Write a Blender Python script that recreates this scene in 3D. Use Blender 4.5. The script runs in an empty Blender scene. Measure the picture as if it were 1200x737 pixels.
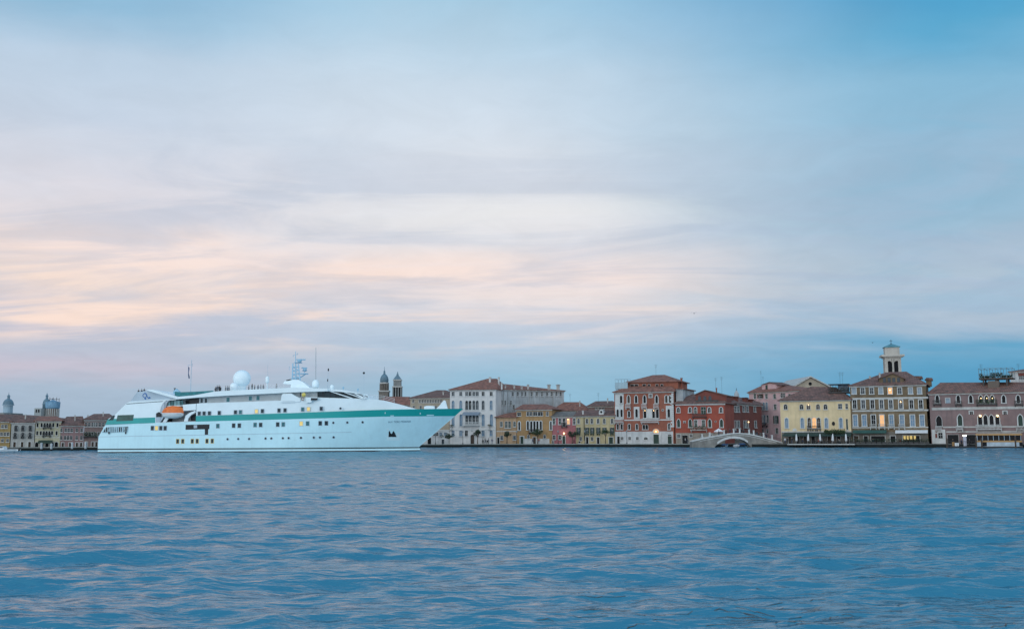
import bpy, bmesh, math, random
import numpy as np
from math import radians as R, sin, cos, pi
from mathutils import Matrix, Vector, Euler
from mathutils.geometry import delaunay_2d_cdt
random.seed(7)
SC = bpy.context.scene
COL = SC.collection
# ------------------------------------------------------------------ camera
CAMH, FPX, PITCH, ROLL = 4.0, 1167.0, 6.82, 0.25
cam_d = bpy.data.cameras.new('camera'); cam = bpy.data.objects.new('camera', cam_d); COL.objects.link(cam)
cam_d.sensor_width = 36; cam_d.lens = 36*FPX/1200; cam_d.clip_start = 0.5; cam_d.clip_end = 9000
CM = Matrix.Translation((0, 0, CAMH)) @ Matrix.Rotation(R(90+PITCH), 4, 'X') @ Matrix.Rotation(R(-ROLL), 4, 'Z')
cam.matrix_world = CM; SC.camera = cam
C3 = CM.to_3x3()
def ray(px, py): return C3 @ Vector(((px-600)/FPX, -(py-368.5)/FPX, -1))
# ------------------------------------------------------------------ view
SC.view_settings.view_transform = 'Standard'; SC.view_settings.look = 'None'
SC.view_settings.exposure = 0.0; SC.view_settings.gamma = 1.0
# ------------------------------------------------------------------ world
def srgb(r, g, b):
    f = lambda c: (c/255/12.92) if c/255 <= .04045 else ((c/255+.055)/1.055)**2.4
    return (f(r), f(g), f(b), 1)
W = bpy.data.worlds.new('World'); SC.world = W; W.use_nodes = True
nt = W.node_tree; nt.nodes.clear(); NN = nt.nodes.new; LK = nt.links.new
def plug(sock, v):
    if hasattr(v, 'is_linked') or hasattr(v, 'links'): LK(v, sock)
    else: sock.default_value = v
def M_(op, a, b=0.0, c=None, clamp=False):
    n = NN('ShaderNodeMath'); n.operation = op; n.use_clamp = clamp
    plug(n.inputs[0], a); plug(n.inputs[1], b)
    if c is not None: plug(n.inputs[2], c)
    return n.outputs[0]
def MIX(f, a, b):
    n = NN('ShaderNodeMix'); n.data_type = 'RGBA'; plug(n.inputs[0], f)
    plug(n.inputs[6], a); plug(n.inputs[7], b); return n.outputs[2]
def RAMP(fac, stops):
    n = NN('ShaderNodeValToRGB'); e = n.color_ramp.elements
    while len(e) > 1: e.remove(e[-1])
    e[0].position = stops[0][0]; e[0].color = stops[0][1]
    for p, c in stops[1:]:
        q = e.new(p); q.color = c
    plug(n.inputs[0], fac); return n.outputs[0]
def NOISE(vec, scale, detail=4, rough=.5, dist=0.0):
    n = NN('ShaderNodeTexNoise'); plug(n.inputs['Vector'], vec); n.inputs['Scale'].default_value = scale
    n.inputs['Detail'].default_value = detail; n.inputs['Roughness'].default_value = rough
    n.inputs['Distortion'].default_value = dist; return n.outputs[0]
def BAND(x, lo, hi, soft):       # smooth window
    a = NN('ShaderNodeMapRange'); a.interpolation_type = 'SMOOTHSTEP'; plug(a.inputs[0], x); a.inputs[1].default_value = lo-soft; a.inputs[2].default_value = lo+soft
    b = NN('ShaderNodeMapRange'); b.interpolation_type = 'SMOOTHSTEP'; plug(b.inputs[0], x); b.inputs[1].default_value = hi-soft; b.inputs[2].default_value = hi+soft
    return M_('SUBTRACT', a.outputs[0], b.outputs[0])
tc = NN('ShaderNodeTexCoord'); sep = NN('ShaderNodeSeparateXYZ'); LK(tc.outputs['Generated'], sep.inputs[0])
dx, dy, dz = sep.outputs
az = M_('DIVIDE', M_('ARCTAN2', dx, dy), pi/180)
zc = M_('MAXIMUM', dz, 0.0)
el = M_('DIVIDE', M_('ARCSINE', zc), pi/180)
# cloud-sheet coordinates (a flat layer seen in perspective)
den = M_('ADD', zc, 0.15)
cp = NN('ShaderNodeCombineXYZ'); plug(cp.inputs[0], M_('DIVIDE', dx, den)); plug(cp.inputs[1], M_('DIVIDE', dy, den))
nA = NOISE(cp.outputs[0], 0.75, 6, .55, .4)
mp = NN('ShaderNodeMapping'); LK(cp.outputs[0], mp.inputs[0]); mp.inputs['Rotation'].default_value = (0, 0, R(24)); mp.inputs['Scale'].default_value = (.55, 1.5, 1)
nB = NOISE(mp.outputs[0], 1.45, 6, .56, .5)
mp2 = NN('ShaderNodeMapping'); LK(cp.outputs[0], mp2.inputs[0]); mp2.inputs['Rotation'].default_value = (0, 0, R(-14)); mp2.inputs['Location'].default_value = (5, 3, 0)
nC = NOISE(mp2.outputs[0], .42, 4, .5, .3)
wsc = M_('MINIMUM', M_('MAXIMUM', M_('DIVIDE', el, 9.0), .30), 1.0)
elw = M_('MULTIPLY_ADD', wsc, M_('ADD', M_('MULTIPLY', M_('SUBTRACT', nA, .5), 5.0), M_('MULTIPLY', M_('SUBTRACT', nB, .5), 3.2)), el)
azw = M_('ADD', az, M_('MULTIPLY', M_('SUBTRACT', nC, .5), 26.0))
T = M_('DIVIDE', elw, 60.0)
def stops(l): return [(e/60, srgb(*c)) for e, c in l]
rL = RAMP(T, stops([(0, (158,182,204)), (2.6, (172,190,210)), (3.6, (204,196,210)), (4.6, (188,195,212)), (5.6, (206,202,214)), (6.8, (210,206,216)), (8.0, (252,228,214)), (9.4, (253,231,222)), (11.2, (230,223,227)), (13.2, (218,219,229)), (16.5, (202,215,231)), (20, (188,209,229)), (22.5, (148,191,220)), (25, (112,171,210)), (36, (70,146,200)), (60, (44,122,186))]))
rC = RAMP(T, stops([(0, (138,184,210)), (3, (148,190,215)), (4.6, (176,200,221)), (6.4, (200,210,225)), (7.6, (240,228,226)), (9, (244,230,228)), (10.6, (230,229,234)), (12.6, (234,234,236)), (14.6, (227,230,237)), (17.5, (214,225,237)), (20.5, (204,221,236)), (24.5, (170,206,229)), (36, (72,150,204)), (60, (44,122,186))]))
rR = RAMP(T, stops([(0, (78,152,192)), (3.2, (86,158,198)), (4.6, (100,166,202)), (5.4, (158,187,211)), (7.4, (168,194,215)), (10, (158,190,213)), (13, (144,187,213)), (18, (136,187,217)), (21, (92,170,210)), (25, (58,152,204)), (36, (52,138,198)), (60, (40,120,184))]))
fR = NN('ShaderNodeMapRange'); fR.interpolation_type = 'SMOOTHSTEP'; plug(fR.inputs[0], azw); fR.inputs[1].default_value = 0; fR.inputs[2].default_value = 24
fL = NN('ShaderNodeMapRange'); fL.interpolation_type = 'SMOOTHSTEP'; plug(fL.inputs[0], azw); fL.inputs[1].default_value = -4; fL.inputs[2].default_value = -25
skyc = MIX(fR.outputs[0], MIX(fL.outputs[0], rC, rL), rR)
# lit streaks and slate patches of the cloud sheet
stk = M_('MULTIPLY', BAND(nB, .52, 1.5, .07), BAND(elw, 5.4, 10.6, 1.4))
lf = NN('ShaderNodeMapRange'); plug(lf.inputs[0], az); lf.inputs[1].default_value = 14; lf.inputs[2].default_value = -22; lf.inputs[3].default_value = .12; lf.inputs[4].default_value = .95
skyc = MIX(M_('MULTIPLY', stk, lf.outputs[0]), skyc, srgb(255, 229, 215))
nE = NOISE(mp.outputs[0], 1.9, 6, .58, .8)
slt = M_('MULTIPLY', BAND(nE, .50, 1.5, .11), BAND(el, 5.0, 16, 2.5))
skyc = MIX(M_('MULTIPLY', slt, .40), skyc, srgb(172, 189, 212))
nD = NOISE(mp2.outputs[0], 5.5, 7, .6, .6)
mD = NN('ShaderNodeMapRange'); plug(mD.inputs[0], nD); mD.inputs[1].default_value = .3; mD.inputs[2].default_value = .7; mD.inputs[3].default_value = .965; mD.inputs[4].default_value = 1.035
vD = NN('ShaderNodeVectorMath'); vD.operation = 'SCALE'; LK(skyc, vD.inputs[0]); LK(mD.outputs[0], vD.inputs['Scale']); skyc = vD.outputs[0]
# the rest of the dome: behind the camera the afterglow is broad and brighter
back = NN('ShaderNodeMapRange'); back.interpolation_type = 'SMOOTHSTEP'; plug(back.inputs[0], dy); back.inputs[1].default_value = .55; back.inputs[2].default_value = -.5
BACKCOL = MIX(M_('MULTIPLY', NOISE(cp.outputs[0], .8, 4), .9), (1.00, 1.16, 1.30, 1), (.62, .84, 1.06, 1))
skyc = MIX(back.outputs[0], skyc, BACKCOL)
SUN_EL, SUN_AZ = 9.0, 215.0
sky = NN('ShaderNodeTexSky'); sky.sky_type = 'NISHITA'; sky.sun_disc = False; sky.sun_elevation = R(SUN_EL); sky.sun_rotation = R(SUN_AZ)
bgN = NN('ShaderNodeBackground'); LK(sky.outputs[0], bgN.inputs[0]); bgN.inputs[1].default_value = .05
bgC = NN('ShaderNodeBackground'); LK(skyc, bgC.inputs[0]); bgC.inputs[1].default_value = 1.0
mx = NN('ShaderNodeMixShader'); mx.inputs[0].default_value = .97; LK(bgN.outputs[0], mx.inputs[1]); LK(bgC.outputs[0], mx.inputs[2])
wo = NN('ShaderNodeOutputWorld'); LK(mx.outputs[0], wo.inputs[0])
# soft low sun behind thin cloud, behind the camera to the left
sd = bpy.data.lights.new('sun', 'SUN'); sd.energy = .5; sd.angle = R(20); sd.color = (1, .95, .9)
so = bpy.data.objects.new('sun', sd); COL.objects.link(so)
sdir = Vector((sin(R(SUN_AZ))*cos(R(SUN_EL)), cos(R(SUN_AZ))*cos(R(SUN_EL)), sin(R(SUN_EL))))
so.rotation_euler = sdir.to_track_quat('Z', 'Y').to_euler()

# ------------------------------------------------------------------ materials
MATS = {}
def mat(name, col, rough=.8, var=.12, scale=.5, bump=0.0, bscale=8, streak=0.0, metal=0, emit=None, estr=0, spec=.5, coat=0, col2=None):
    if name in MATS: return MATS[name]
    m = bpy.data.materials.new(name); m.use_nodes = True; t = m.node_tree; b = t.nodes['Principled BSDF']
    b.inputs['Roughness'].default_value = rough; b.inputs['Metallic'].default_value = metal
    b.inputs['Specular IOR Level'].default_value = spec; b.inputs['Coat Weight'].default_value = coat
    tcn = t.nodes.new('ShaderNodeTexCoord')
    c = col if len(col) == 4 else (*col, 1)
    n = t.nodes.new('ShaderNodeTexNoise'); n.inputs['Scale'].default_value = scale; n.inputs['Detail'].default_value = 7; n.inputs['Roughness'].default_value = .62
    t.links.new(tcn.outputs['Object'], n.inputs['Vector'])
    rp = t.nodes.new('ShaderNodeValToRGB'); rp.color_ramp.elements[0].position = .33; rp.color_ramp.elements[1].position = .68
    lo = col2 if col2 else tuple(max(0, x*(1-var*1.6)) for x in c[:3])
    rp.color_ramp.elements[0].color = (*lo[:3], 1); rp.color_ramp.elements[1].color = tuple(min(1, x*(1+var*.7)) for x in c[:3])+(1,)
    t.links.new(n.outputs[0], rp.inputs[0]); out = rp.outputs[0]
    if streak:
        mpn = t.nodes.new('ShaderNodeMapping'); mpn.inputs['Scale'].default_value = (1.6, 1.6, .16); t.links.new(tcn.outputs['Object'], mpn.inputs[0])
        n2 = t.nodes.new('ShaderNodeTexNoise'); n2.inputs['Scale'].default_value = 1.0; n2.inputs['Detail'].default_value = 6; t.links.new(mpn.outputs[0], n2.inputs['Vector'])
        r2 = t.nodes.new('ShaderNodeMapRange'); r2.inputs[1].default_value = .5; r2.inputs[2].default_value = .72; r2.inputs[3].default_value = 0; r2.inputs[4].default_value = streak; t.links.new(n2.outputs[0], r2.inputs[0])
        mxn = t.nodes.new('ShaderNodeMix'); mxn.data_type = 'RGBA'; t.links.new(r2.outputs[0], mxn.inputs[0]); t.links.new(out, mxn.inputs[6]); mxn.inputs[7].default_value = (*[x*.45+.04 for x in c[:3]], 1); out = mxn.outputs[2]
    t.links.new(out, b.inputs['Base Color'])
    if bump:
        n3 = t.nodes.new('ShaderNodeTexNoise'); n3.inputs['Scale'].default_value = bscale; n3.inputs['Detail'].default_value = 5; t.links.new(tcn.outputs['Object'], n3.inputs['Vector'])
        bp = t.nodes.new('ShaderNodeBump'); bp.inputs['Strength'].default_value = bump; bp.inputs['Distance'].default_value = .05; t.links.new(n3.outputs[0], bp.inputs['Height']); t.links.new(bp.outputs[0], b.inputs['Normal'])
    if emit: b.inputs['Emission Color'].default_value = (*emit, 1); b.inputs['Emission Strength'].default_value = estr
    MATS[name] = m; return m
def plaster(name, col, streak=.5, var=.14): return mat(name, tuple(.77*x for x in col), .9, var, .35, .3, 5, streak)
def roofmat(name, a, b_):
    m = mat(name, a, .9, .2, .9, .5, 4, 0, col2=b_)
    t = m.node_tree; bs = t.nodes['Principled BSDF']; tcn = t.nodes.new('ShaderNodeTexCoord')
    w = t.nodes.new('ShaderNodeTexWave'); w.bands_direction = 'X'; w.inputs['Scale'].default_value = .75; w.inputs['Distortion'].default_value = .6; t.links.new(tcn.outputs['Object'], w.inputs[0])
    src = bs.inputs['Base Color'].links[0].from_socket
    v = t.nodes.new('ShaderNodeTexVoronoi'); v.inputs['Scale'].default_value = 1.6; t.links.new(tcn.outputs['Object'], v.inputs['Vector'])
    m2 = t.nodes.new('ShaderNodeMix'); m2.data_type = 'RGBA'; m2.blend_type = 'MULTIPLY'; m2.inputs[0].default_value = .45; t.links.new(src, m2.inputs[6]); t.links.new(v.outputs['Color'], m2.inputs[7])
    h = t.nodes.new('ShaderNodeHueSaturation'); h.inputs['Saturation'].default_value = .0; t.links.new(v.outputs['Color'], h.inputs['Color']); t.links.new(h.outputs[0], m2.inputs[7])
    m3 = t.nodes.new('ShaderNodeMix'); m3.data_type = 'RGBA'; m3.blend_type = 'MULTIPLY'; m3.inputs[0].default_value = .3; t.links.new(m2.outputs[2], m3.inputs[6]); t.links.new(w.outputs[0], m3.inputs[7])
    t.links.new(m3.outputs[2], bs.inputs['Base Color']); return m
m_stone = mat('istrian_stone', (.50, .49, .46), .8, .15, .8, .3, 6, .4)
m_stonew = mat('white_stone', (.58, .58, .56), .75, .1, .8, .2, 6, .3)
m_dark = mat('dark_glass', (.009, .011, .014), .4, .2, 1, spec=.1)
m_skygl = mat('sky_reflection_pane', (.17, .28, .40), .5, .15, 1)  # reflected sky is put into the pane's base colour
m_greygl = mat('grey_pane', (.045, .062, .078), .35, .3, 1, spec=.2)
m_green = mat('green_shutter', (.025, .055, .04), .7, .2, 2)
m_brownw = mat('brown_wood', (.07, .045, .03), .7, .2, 2)
m_iron = mat('black_iron', (.02, .022, .024), .5, .1, 2)
m_lit = mat('lit_window', (.5, .3, .12), .5, .2, 1.5, emit=(1, .50, .20), estr=.75)
m_lamp = mat('lamp_glow', (1, .8, .5), .5, .0, 1, emit=(1, .62, .28), estr=3)
m_lampw = mat('white_lamp_glow', (1, 1, .9), .5, 0, 1, emit=(1, .95, .75), estr=4)
m_roofR = roofmat('terracotta_tiles', (.38, .16, .11), (.17, .09, .07))
m_roofD = roofmat('old_brown_tiles', (.27, .14, .11), (.11, .075, .065))
m_roofG = roofmat('grey_lichen_tiles', (.26, .23, .20), (.14, .13, .12))
m_leaf = mat('leaves', (.05, .09, .035), .7, .45, 2)
m_leafD = mat('dark_leaves', (.03, .06, .03), .7, .45, 2)
m_bark = mat('bark', (.12, .09, .06), .9, .3, 6, .5, 20)
m_white = mat('white_paint', (.78, .79, .80), .45, .05, 1)
m_whitecloth = mat('white_cloth', (.72, .73, .74), .85, .06, 2)

# ------------------------------------------------------------------ mesh helpers
class MB:
    def __init__(s): s.v = []; s.f = []; s.m = []; s.k = 0
    def add(s, vs, fs, k=None):
        o = len(s.v); s.v += [tuple(v) for v in vs]; s.f += [tuple(i+o for i in f) for f in fs]; s.m += [s.k if k is None else k]*len(fs); return s
    def box(s, x0, x1, y0, y1, z0, z1, k=None):
        return s.add([(x0,y0,z0),(x1,y0,z0),(x1,y1,z0),(x0,y1,z0),(x0,y0,z1),(x1,y0,z1),(x1,y1,z1),(x0,y1,z1)],
                     [(0,3,2,1),(4,5,6,7),(0,1,5,4),(1,2,6,5),(2,3,7,6),(3,0,4,7)], k)
    def prism(s, pts, y0, y1, k=None):      # pts (x,z) closed outline, extruded along y
        n = len(pts); vs = [(x, y0, z) for x, z in pts]+[(x, y1, z) for x, z in pts]
        a = sum(pts[i][0]*pts[(i+1) % n][1]-pts[(i+1) % n][0]*pts[i][1] for i in range(n))
        fs = [tuple(range(n)), tuple(range(2*n-1, n-1, -1))]+[((i+1) % n, i, i+n, (i+1) % n+n) for i in range(n)]
        if a < 0: fs = [tuple(reversed(f)) for f in fs]
        return s.add(vs, fs, k)
    def tube(s, p, q, r, n=6, r2=None, k=None):
        p, q = Vector(p), Vector(q); d = (q-p).normalized(); r2 = r if r2 is None else r2
        u = d.orthogonal().normalized(); w = d.cross(u)
        vs = [p+(u*cos(2*pi*i/n)+w*sin(2*pi*i/n))*r for i in range(n)]+[q+(u*cos(2*pi*i/n)+w*sin(2*pi*i/n))*r2 for i in range(n)]
        return s.add(vs, [tuple(range(n-1, -1, -1)), tuple(range(n, 2*n))]+[(i, (i+1) % n, (i+1) % n+n, i+n) for i in range(n)], k)
    def lathe(s, c, prof, n=20, k=None, sq=1.0):     # prof (r,z) bottom to top
        vs = []; fs = []
        for r, z in prof: vs += [(c[0]+r*cos(2*pi*i/n), c[1]+r*sq*sin(2*pi*i/n), c[2]+z) for i in range(n)]
        for j in range(len(prof)-1): fs += [(j*n+i, j*n+(i+1) % n, (j+1)*n+(i+1) % n, (j+1)*n+i) for i in range(n)]
        fs += [tuple(range(n-1, -1, -1)), tuple((len(prof)-1)*n+i for i in range(n))]
        return s.add(vs, fs, k)
    def build(s, name, mats, parent=None, smooth=False, bevel=0):
        me = bpy.data.meshes.new(name); me.from_pydata(s.v, [], s.f)
        for m in (mats if isinstance(mats, (list, tuple)) else [mats]): me.materials.append(m)
        me.polygons.foreach_set('material_index', s.m)
        if smooth: me.polygons.foreach_set('use_smooth', [True]*len(s.f))
        me.update(); o = bpy.data.objects.new(name, me); COL.objects.link(o)
        if parent: o.parent = parent
        if bevel:
            b = o.modifiers.new('bevel', 'BEVEL'); b.width = bevel; b.segments = 2; b.limit_method = 'ANGLE'
        return o
def tag(o, label=None, cat=None, group=None, kind=None):
    if label: o['label'] = label
    if cat: o['category'] = cat
    if group: o['group'] = group
    if kind: o['kind'] = kind
    return o
def empty(name, loc, rz=0.0):
    o = bpy.data.objects.new(name, None); COL.objects.link(o); o.location = loc; o.rotation_euler = (0, 0, rz); o.empty_display_size = .3; return o
def copy_tree(o, parent=None):
    c = o.copy(); COL.objects.link(c)
    if parent: c.parent = parent
    for ch in [x for x in list(COL.objects) if x.parent == o]: copy_tree(ch, c)
    return c
def sphere_prof(r, n=10, z0=-1, z1=1):
    a0, a1 = math.asin(z0), math.asin(z1); return [(max(.001, r*cos(a0+(a1-a0)*i/n)), r*sin(a0+(a1-a0)*i/n)) for i in range(n+1)]
# ------------------------------------------------------------------ quay line (metres)
QP = [(-330, 255), (60, 272), (300, 293), (530, 305), (720, 292), (915, 273), (1095, 257), (1330, 232)]
def Q(px, back=0.0):                # the point of the quay edge seen at that column, and points behind it
    xs = [p[0] for p in QP]; D = float(np.interp(px, xs, [p[1] for p in QP])); 
    return Vector((at_depth(px, D).x, D+back))
def at_depth(px, Y, py=515):
    r = ray(px, py); t = Y/r.y; return Vector((r.x*t, Y, CAMH+r.z*t))
GZ = 0.92
# ------------------------------------------------------------------ water
def water():
    rng = np.random.default_rng(5)
    ys = [9.0]
    while ys[-1] < 330: ys.append(ys[-1]+max(.045, ys[-1]*.0042))
    ys = [-60, -20, 0, 4] + ys + [345, 370, 420, 520, 800, 1600, 4000, 7000]
    ys = np.array(ys); nx = 760
    s = np.linspace(-1, 1, nx)
    X = s[None, :]*(9+.60*np.maximum(ys, 0))[:, None]; 
    far = np.clip((ys-330)/300, 0, 1)[:, None]; X = X*(1+far*3)
    Y = np.repeat(ys[:, None], nx, 1)
    sp = np.maximum((9+.60*np.maximum(ys, 0))*2/nx, np.gradient(ys))[:, None]
    Z = np.zeros_like(X); DX = np.zeros_like(X); DY = np.zeros_like(X)
    n = 90
    lam = np.exp(rng.uniform(np.log(.45), np.log(9.0), n))
    for i in range(n):
        L = lam[i]; k = 2*pi/L; th = rng.normal(R(98), R(34)); kx, ky = k*cos(th), k*sin(th)
        A = .0066*L**.90*(1 if L < 4.5 else .75); ph = rng.uniform(0, 2*pi)
        att = np.clip((L/sp-2.2)/2.5, 0, 1)*np.clip((340-Y)/40, 0, 1)*np.clip((Y-4)/4, 0, 1)
        # groups of waves: amplitude wanders over the surface
        g = .55+.45*np.sin(X*(.03+.05*((i*37) % 7)/7)+Y*(.04+.04*((i*13) % 5)/5)+i)
        p = kx*X+ky*Y+ph; a = A*att*g
        Z += a*np.sin(p); DX -= .75*a*kx/k*np.cos(p)*-1; DY -= .75*a*ky/k*np.cos(p)*-1
    X = X+DX; Y = Y+DY
    ny = len(ys); v = np.stack([X, Y, Z], -1).reshape(-1, 3)
    idx = np.arange(ny*nx).reshape(ny, nx)
    f = np.stack([idx[:-1, :-1], idx[:-1, 1:], idx[1:, 1:], idx[1:, :-1]], -1).reshape(-1, 4)
    me = bpy.data.meshes.new('water'); me.vertices.add(len(v)); me.vertices.foreach_set('co', v.ravel())
    me.loops.add(f.size); me.loops.foreach_set('vertex_index', f.ravel()); me.polygons.add(len(f))
    me.polygons.foreach_set('loop_start', np.arange(0, f.size, 4)); me.polygons.foreach_set('loop_total', np.full(len(f), 4))
    me.polygons.foreach_set('use_smooth', np.ones(len(f), bool)); me.update(calc_edges=True)
    o = bpy.data.objects.new('water', me); COL.objects.link(o); tag(o, kind='structure')
    m = bpy.data.materials.new('lagoon_water'); m.use_nodes = True; t = m.node_tree; b = t.nodes['Principled BSDF']
    b.inputs['Base Color'].default_value = (.045, .190, .285, 1); b.inputs['Roughness'].default_value = .11; b.inputs['IOR'].default_value = 1.33; b.inputs['Specular IOR Level'].default_value = .42
    g = t.nodes.new('ShaderNodeNewGeometry')
    def nz(sc, rot, stretch, det, rough=.55):
        mp = t.nodes.new('ShaderNodeMapping'); mp.inputs['Rotation'].default_value = (0, 0, R(rot)); mp.inputs['Scale'].default_value = (stretch, 1, 1); t.links.new(g.outputs['Position'], mp.inputs[0])
        n = t.nodes.new('ShaderNodeTexNoise'); n.inputs['Scale'].default_value = sc; n.inputs['Detail'].default_value = det; n.inputs['Roughness'].default_value = rough; t.links.new(mp.outputs[0], n.inputs['Vector']); return n.outputs[0]
    prev = None
    for sc, rot, st, det, dist, stg in ((.22, 12, .5, 4, .85, .7), (.9, -9, .45, 4, .30, .8), (3.4, 20, .5, 4, .060, .8)):
        bp = t.nodes.new('ShaderNodeBump'); bp.inputs['Strength'].default_value = stg; bp.inputs['Distance'].default_value = dist
        t.links.new(nz(sc, rot, st, det), bp.inputs['Height'])
        if prev: t.links.new(prev, bp.inputs['Normal'])
        prev = bp.outputs[0]
    # body colour of the lagoon under a rough, partly self-masking surface
    t.nodes.remove(b); df = t.nodes.new('ShaderNodeBsdfDiffuse'); df.inputs[0].default_value = (.046, .215, .315, 1)
    gl = t.nodes.new('ShaderNodeBsdfGlossy'); gl.inputs['Roughness'].default_value = .10; fr = t.nodes.new('ShaderNodeFresnel'); fr.inputs['IOR'].default_value = 1.34
    t.links.new(prev, gl.inputs['Normal']); t.links.new(prev, fr.inputs['Normal']); t.links.new(prev, df.inputs['Normal'])
    mn = t.nodes.new('ShaderNodeMath'); mn.operation = 'MINIMUM'; mn.inputs[1].default_value = .64; t.links.new(fr.outputs[0], mn.inputs[0])
    ms = t.nodes.new('ShaderNodeMixShader'); t.links.new(mn.outputs[0], ms.inputs[0]); t.links.new(df.outputs[0], ms.inputs[1]); t.links.new(gl.outputs[0], ms.inputs[2])
    t.links.new(ms.outputs[0], t.nodes['Material Output'].inputs[0])
    me.materials.append(m)
water()

# ------------------------------------------------------------------ quays
m_algae = mat('algae_wall', (.009, .011, .009), .9, .5, 1.5, .5, 4)
m_pave = mat('trachyte_paving', (.26, .25, .24), .85, .2, .6, .3, 6)
m_cope = mat('pale_coping_stone', (.30, .31, .28), .8, .2, 1.0, .3, 6)
def quay(name, edge, backs, cope=None):
    """edge: list of (x,y) along the water; backs: closing points behind"""
    pts = list(edge)+list(backs); n = len(pts)
    mb = MB()
    mb.add([(x, y, -2) for x, y in pts]+[(x, y, GZ-.18) for x, y in pts], [((i+1) % n, i, i+n, (i+1) % n+n) for i in range(n)], 0)
    mb.add([(x, y, GZ-.18) for x, y in pts]+[(x, y, GZ-.004) for x, y in pts], [((i+1) % n, i, i+n, (i+1) % n+n) for i in range(n)], 1)
    mb.add([(x, y, GZ-.004) for x, y in pts], [tuple(range(n-1, -1, -1))], 2)
    # coping strip on the edge
    m = len(edge)
    ins = [(x, y+.5) for x, y in edge]
    mb.add([(x, y-.06, GZ-.17) for x, y in edge]+[(x, y-.06, GZ+.05) for x, y in edge]+[(x, y, GZ+.05) for x, y in ins],
           [(i, i+1, i+1+m, i+m) for i in range(m-1)]+[(i+m, i+1+m, i+1+2*m, i+2*m) for i in range(m-1)], 1)
    o = mb.build(name, [m_algae, cope or m_cope, m_pave]); tag(o, kind='structure'); return o
ql = [Q(px) for px in (-330, 60, 300, 530, 720, 838)]
qr = [Q(px) for px in (881, 915, 1095, 1330)]
cl = at_depth(905, 328); cr = at_depth(915, 324)
quay('quay_left', [(p.x, p.y) for p in ql], [(cl.x, cl.y), (cl.x+10, 700), (-500, 900)])
quay('quay_right', [(p.x, p.y) for p in qr], [(500, 700), (cl.x+10.2, 700), (cr.x+1, cr.y)], mat('dark_coping', (.11, .11, .10), .85, .3, 1))
tag(MB().box(-3500, 3500, 900.5, 8000, -2, .6).build('ground', m_pave), kind='structure')

# ------------------------------------------------------------------ facades
def outline(kind, w, h):            # closed (x,z), base centred at 0,0; fixed count per kind
    if kind == 'rect': return [(-w/2, 0), (w/2, 0), (w/2, h), (-w/2, h)]
    if kind == 'round':
        return [(w/2*cos(2*pi*i/14), h/2+h/2*sin(2*pi*i/14)) for i in range(14)]
    if kind == 'arch':
        s = max(.1, h-w/2); return [(-w/2, 0), (w/2, 0)]+[(w/2*cos(pi*i/8), s+min(w/2, h*.5)*sin(pi*i/8)) for i in range(9)]
    if kind == 'goth':
        s = max(.1, h-w*.85); pts = [(-w/2, 0), (w/2, 0)]
        for i in range(5):
            a = R(60)*i/4; pts.append((-w/2+w*cos(a), s+.98*w*sin(a)))
        for i in range(3, -1, -1):
            a = R(60)*i/4; pts.append((w/2-w*cos(a), s+.98*w*sin(a)))
        return pts
PANE = {'d': m_dark, 'b': m_skygl, 'g': m_greygl, 'l': m_lit, 'w': m_brownw, 'n': m_green}
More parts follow.
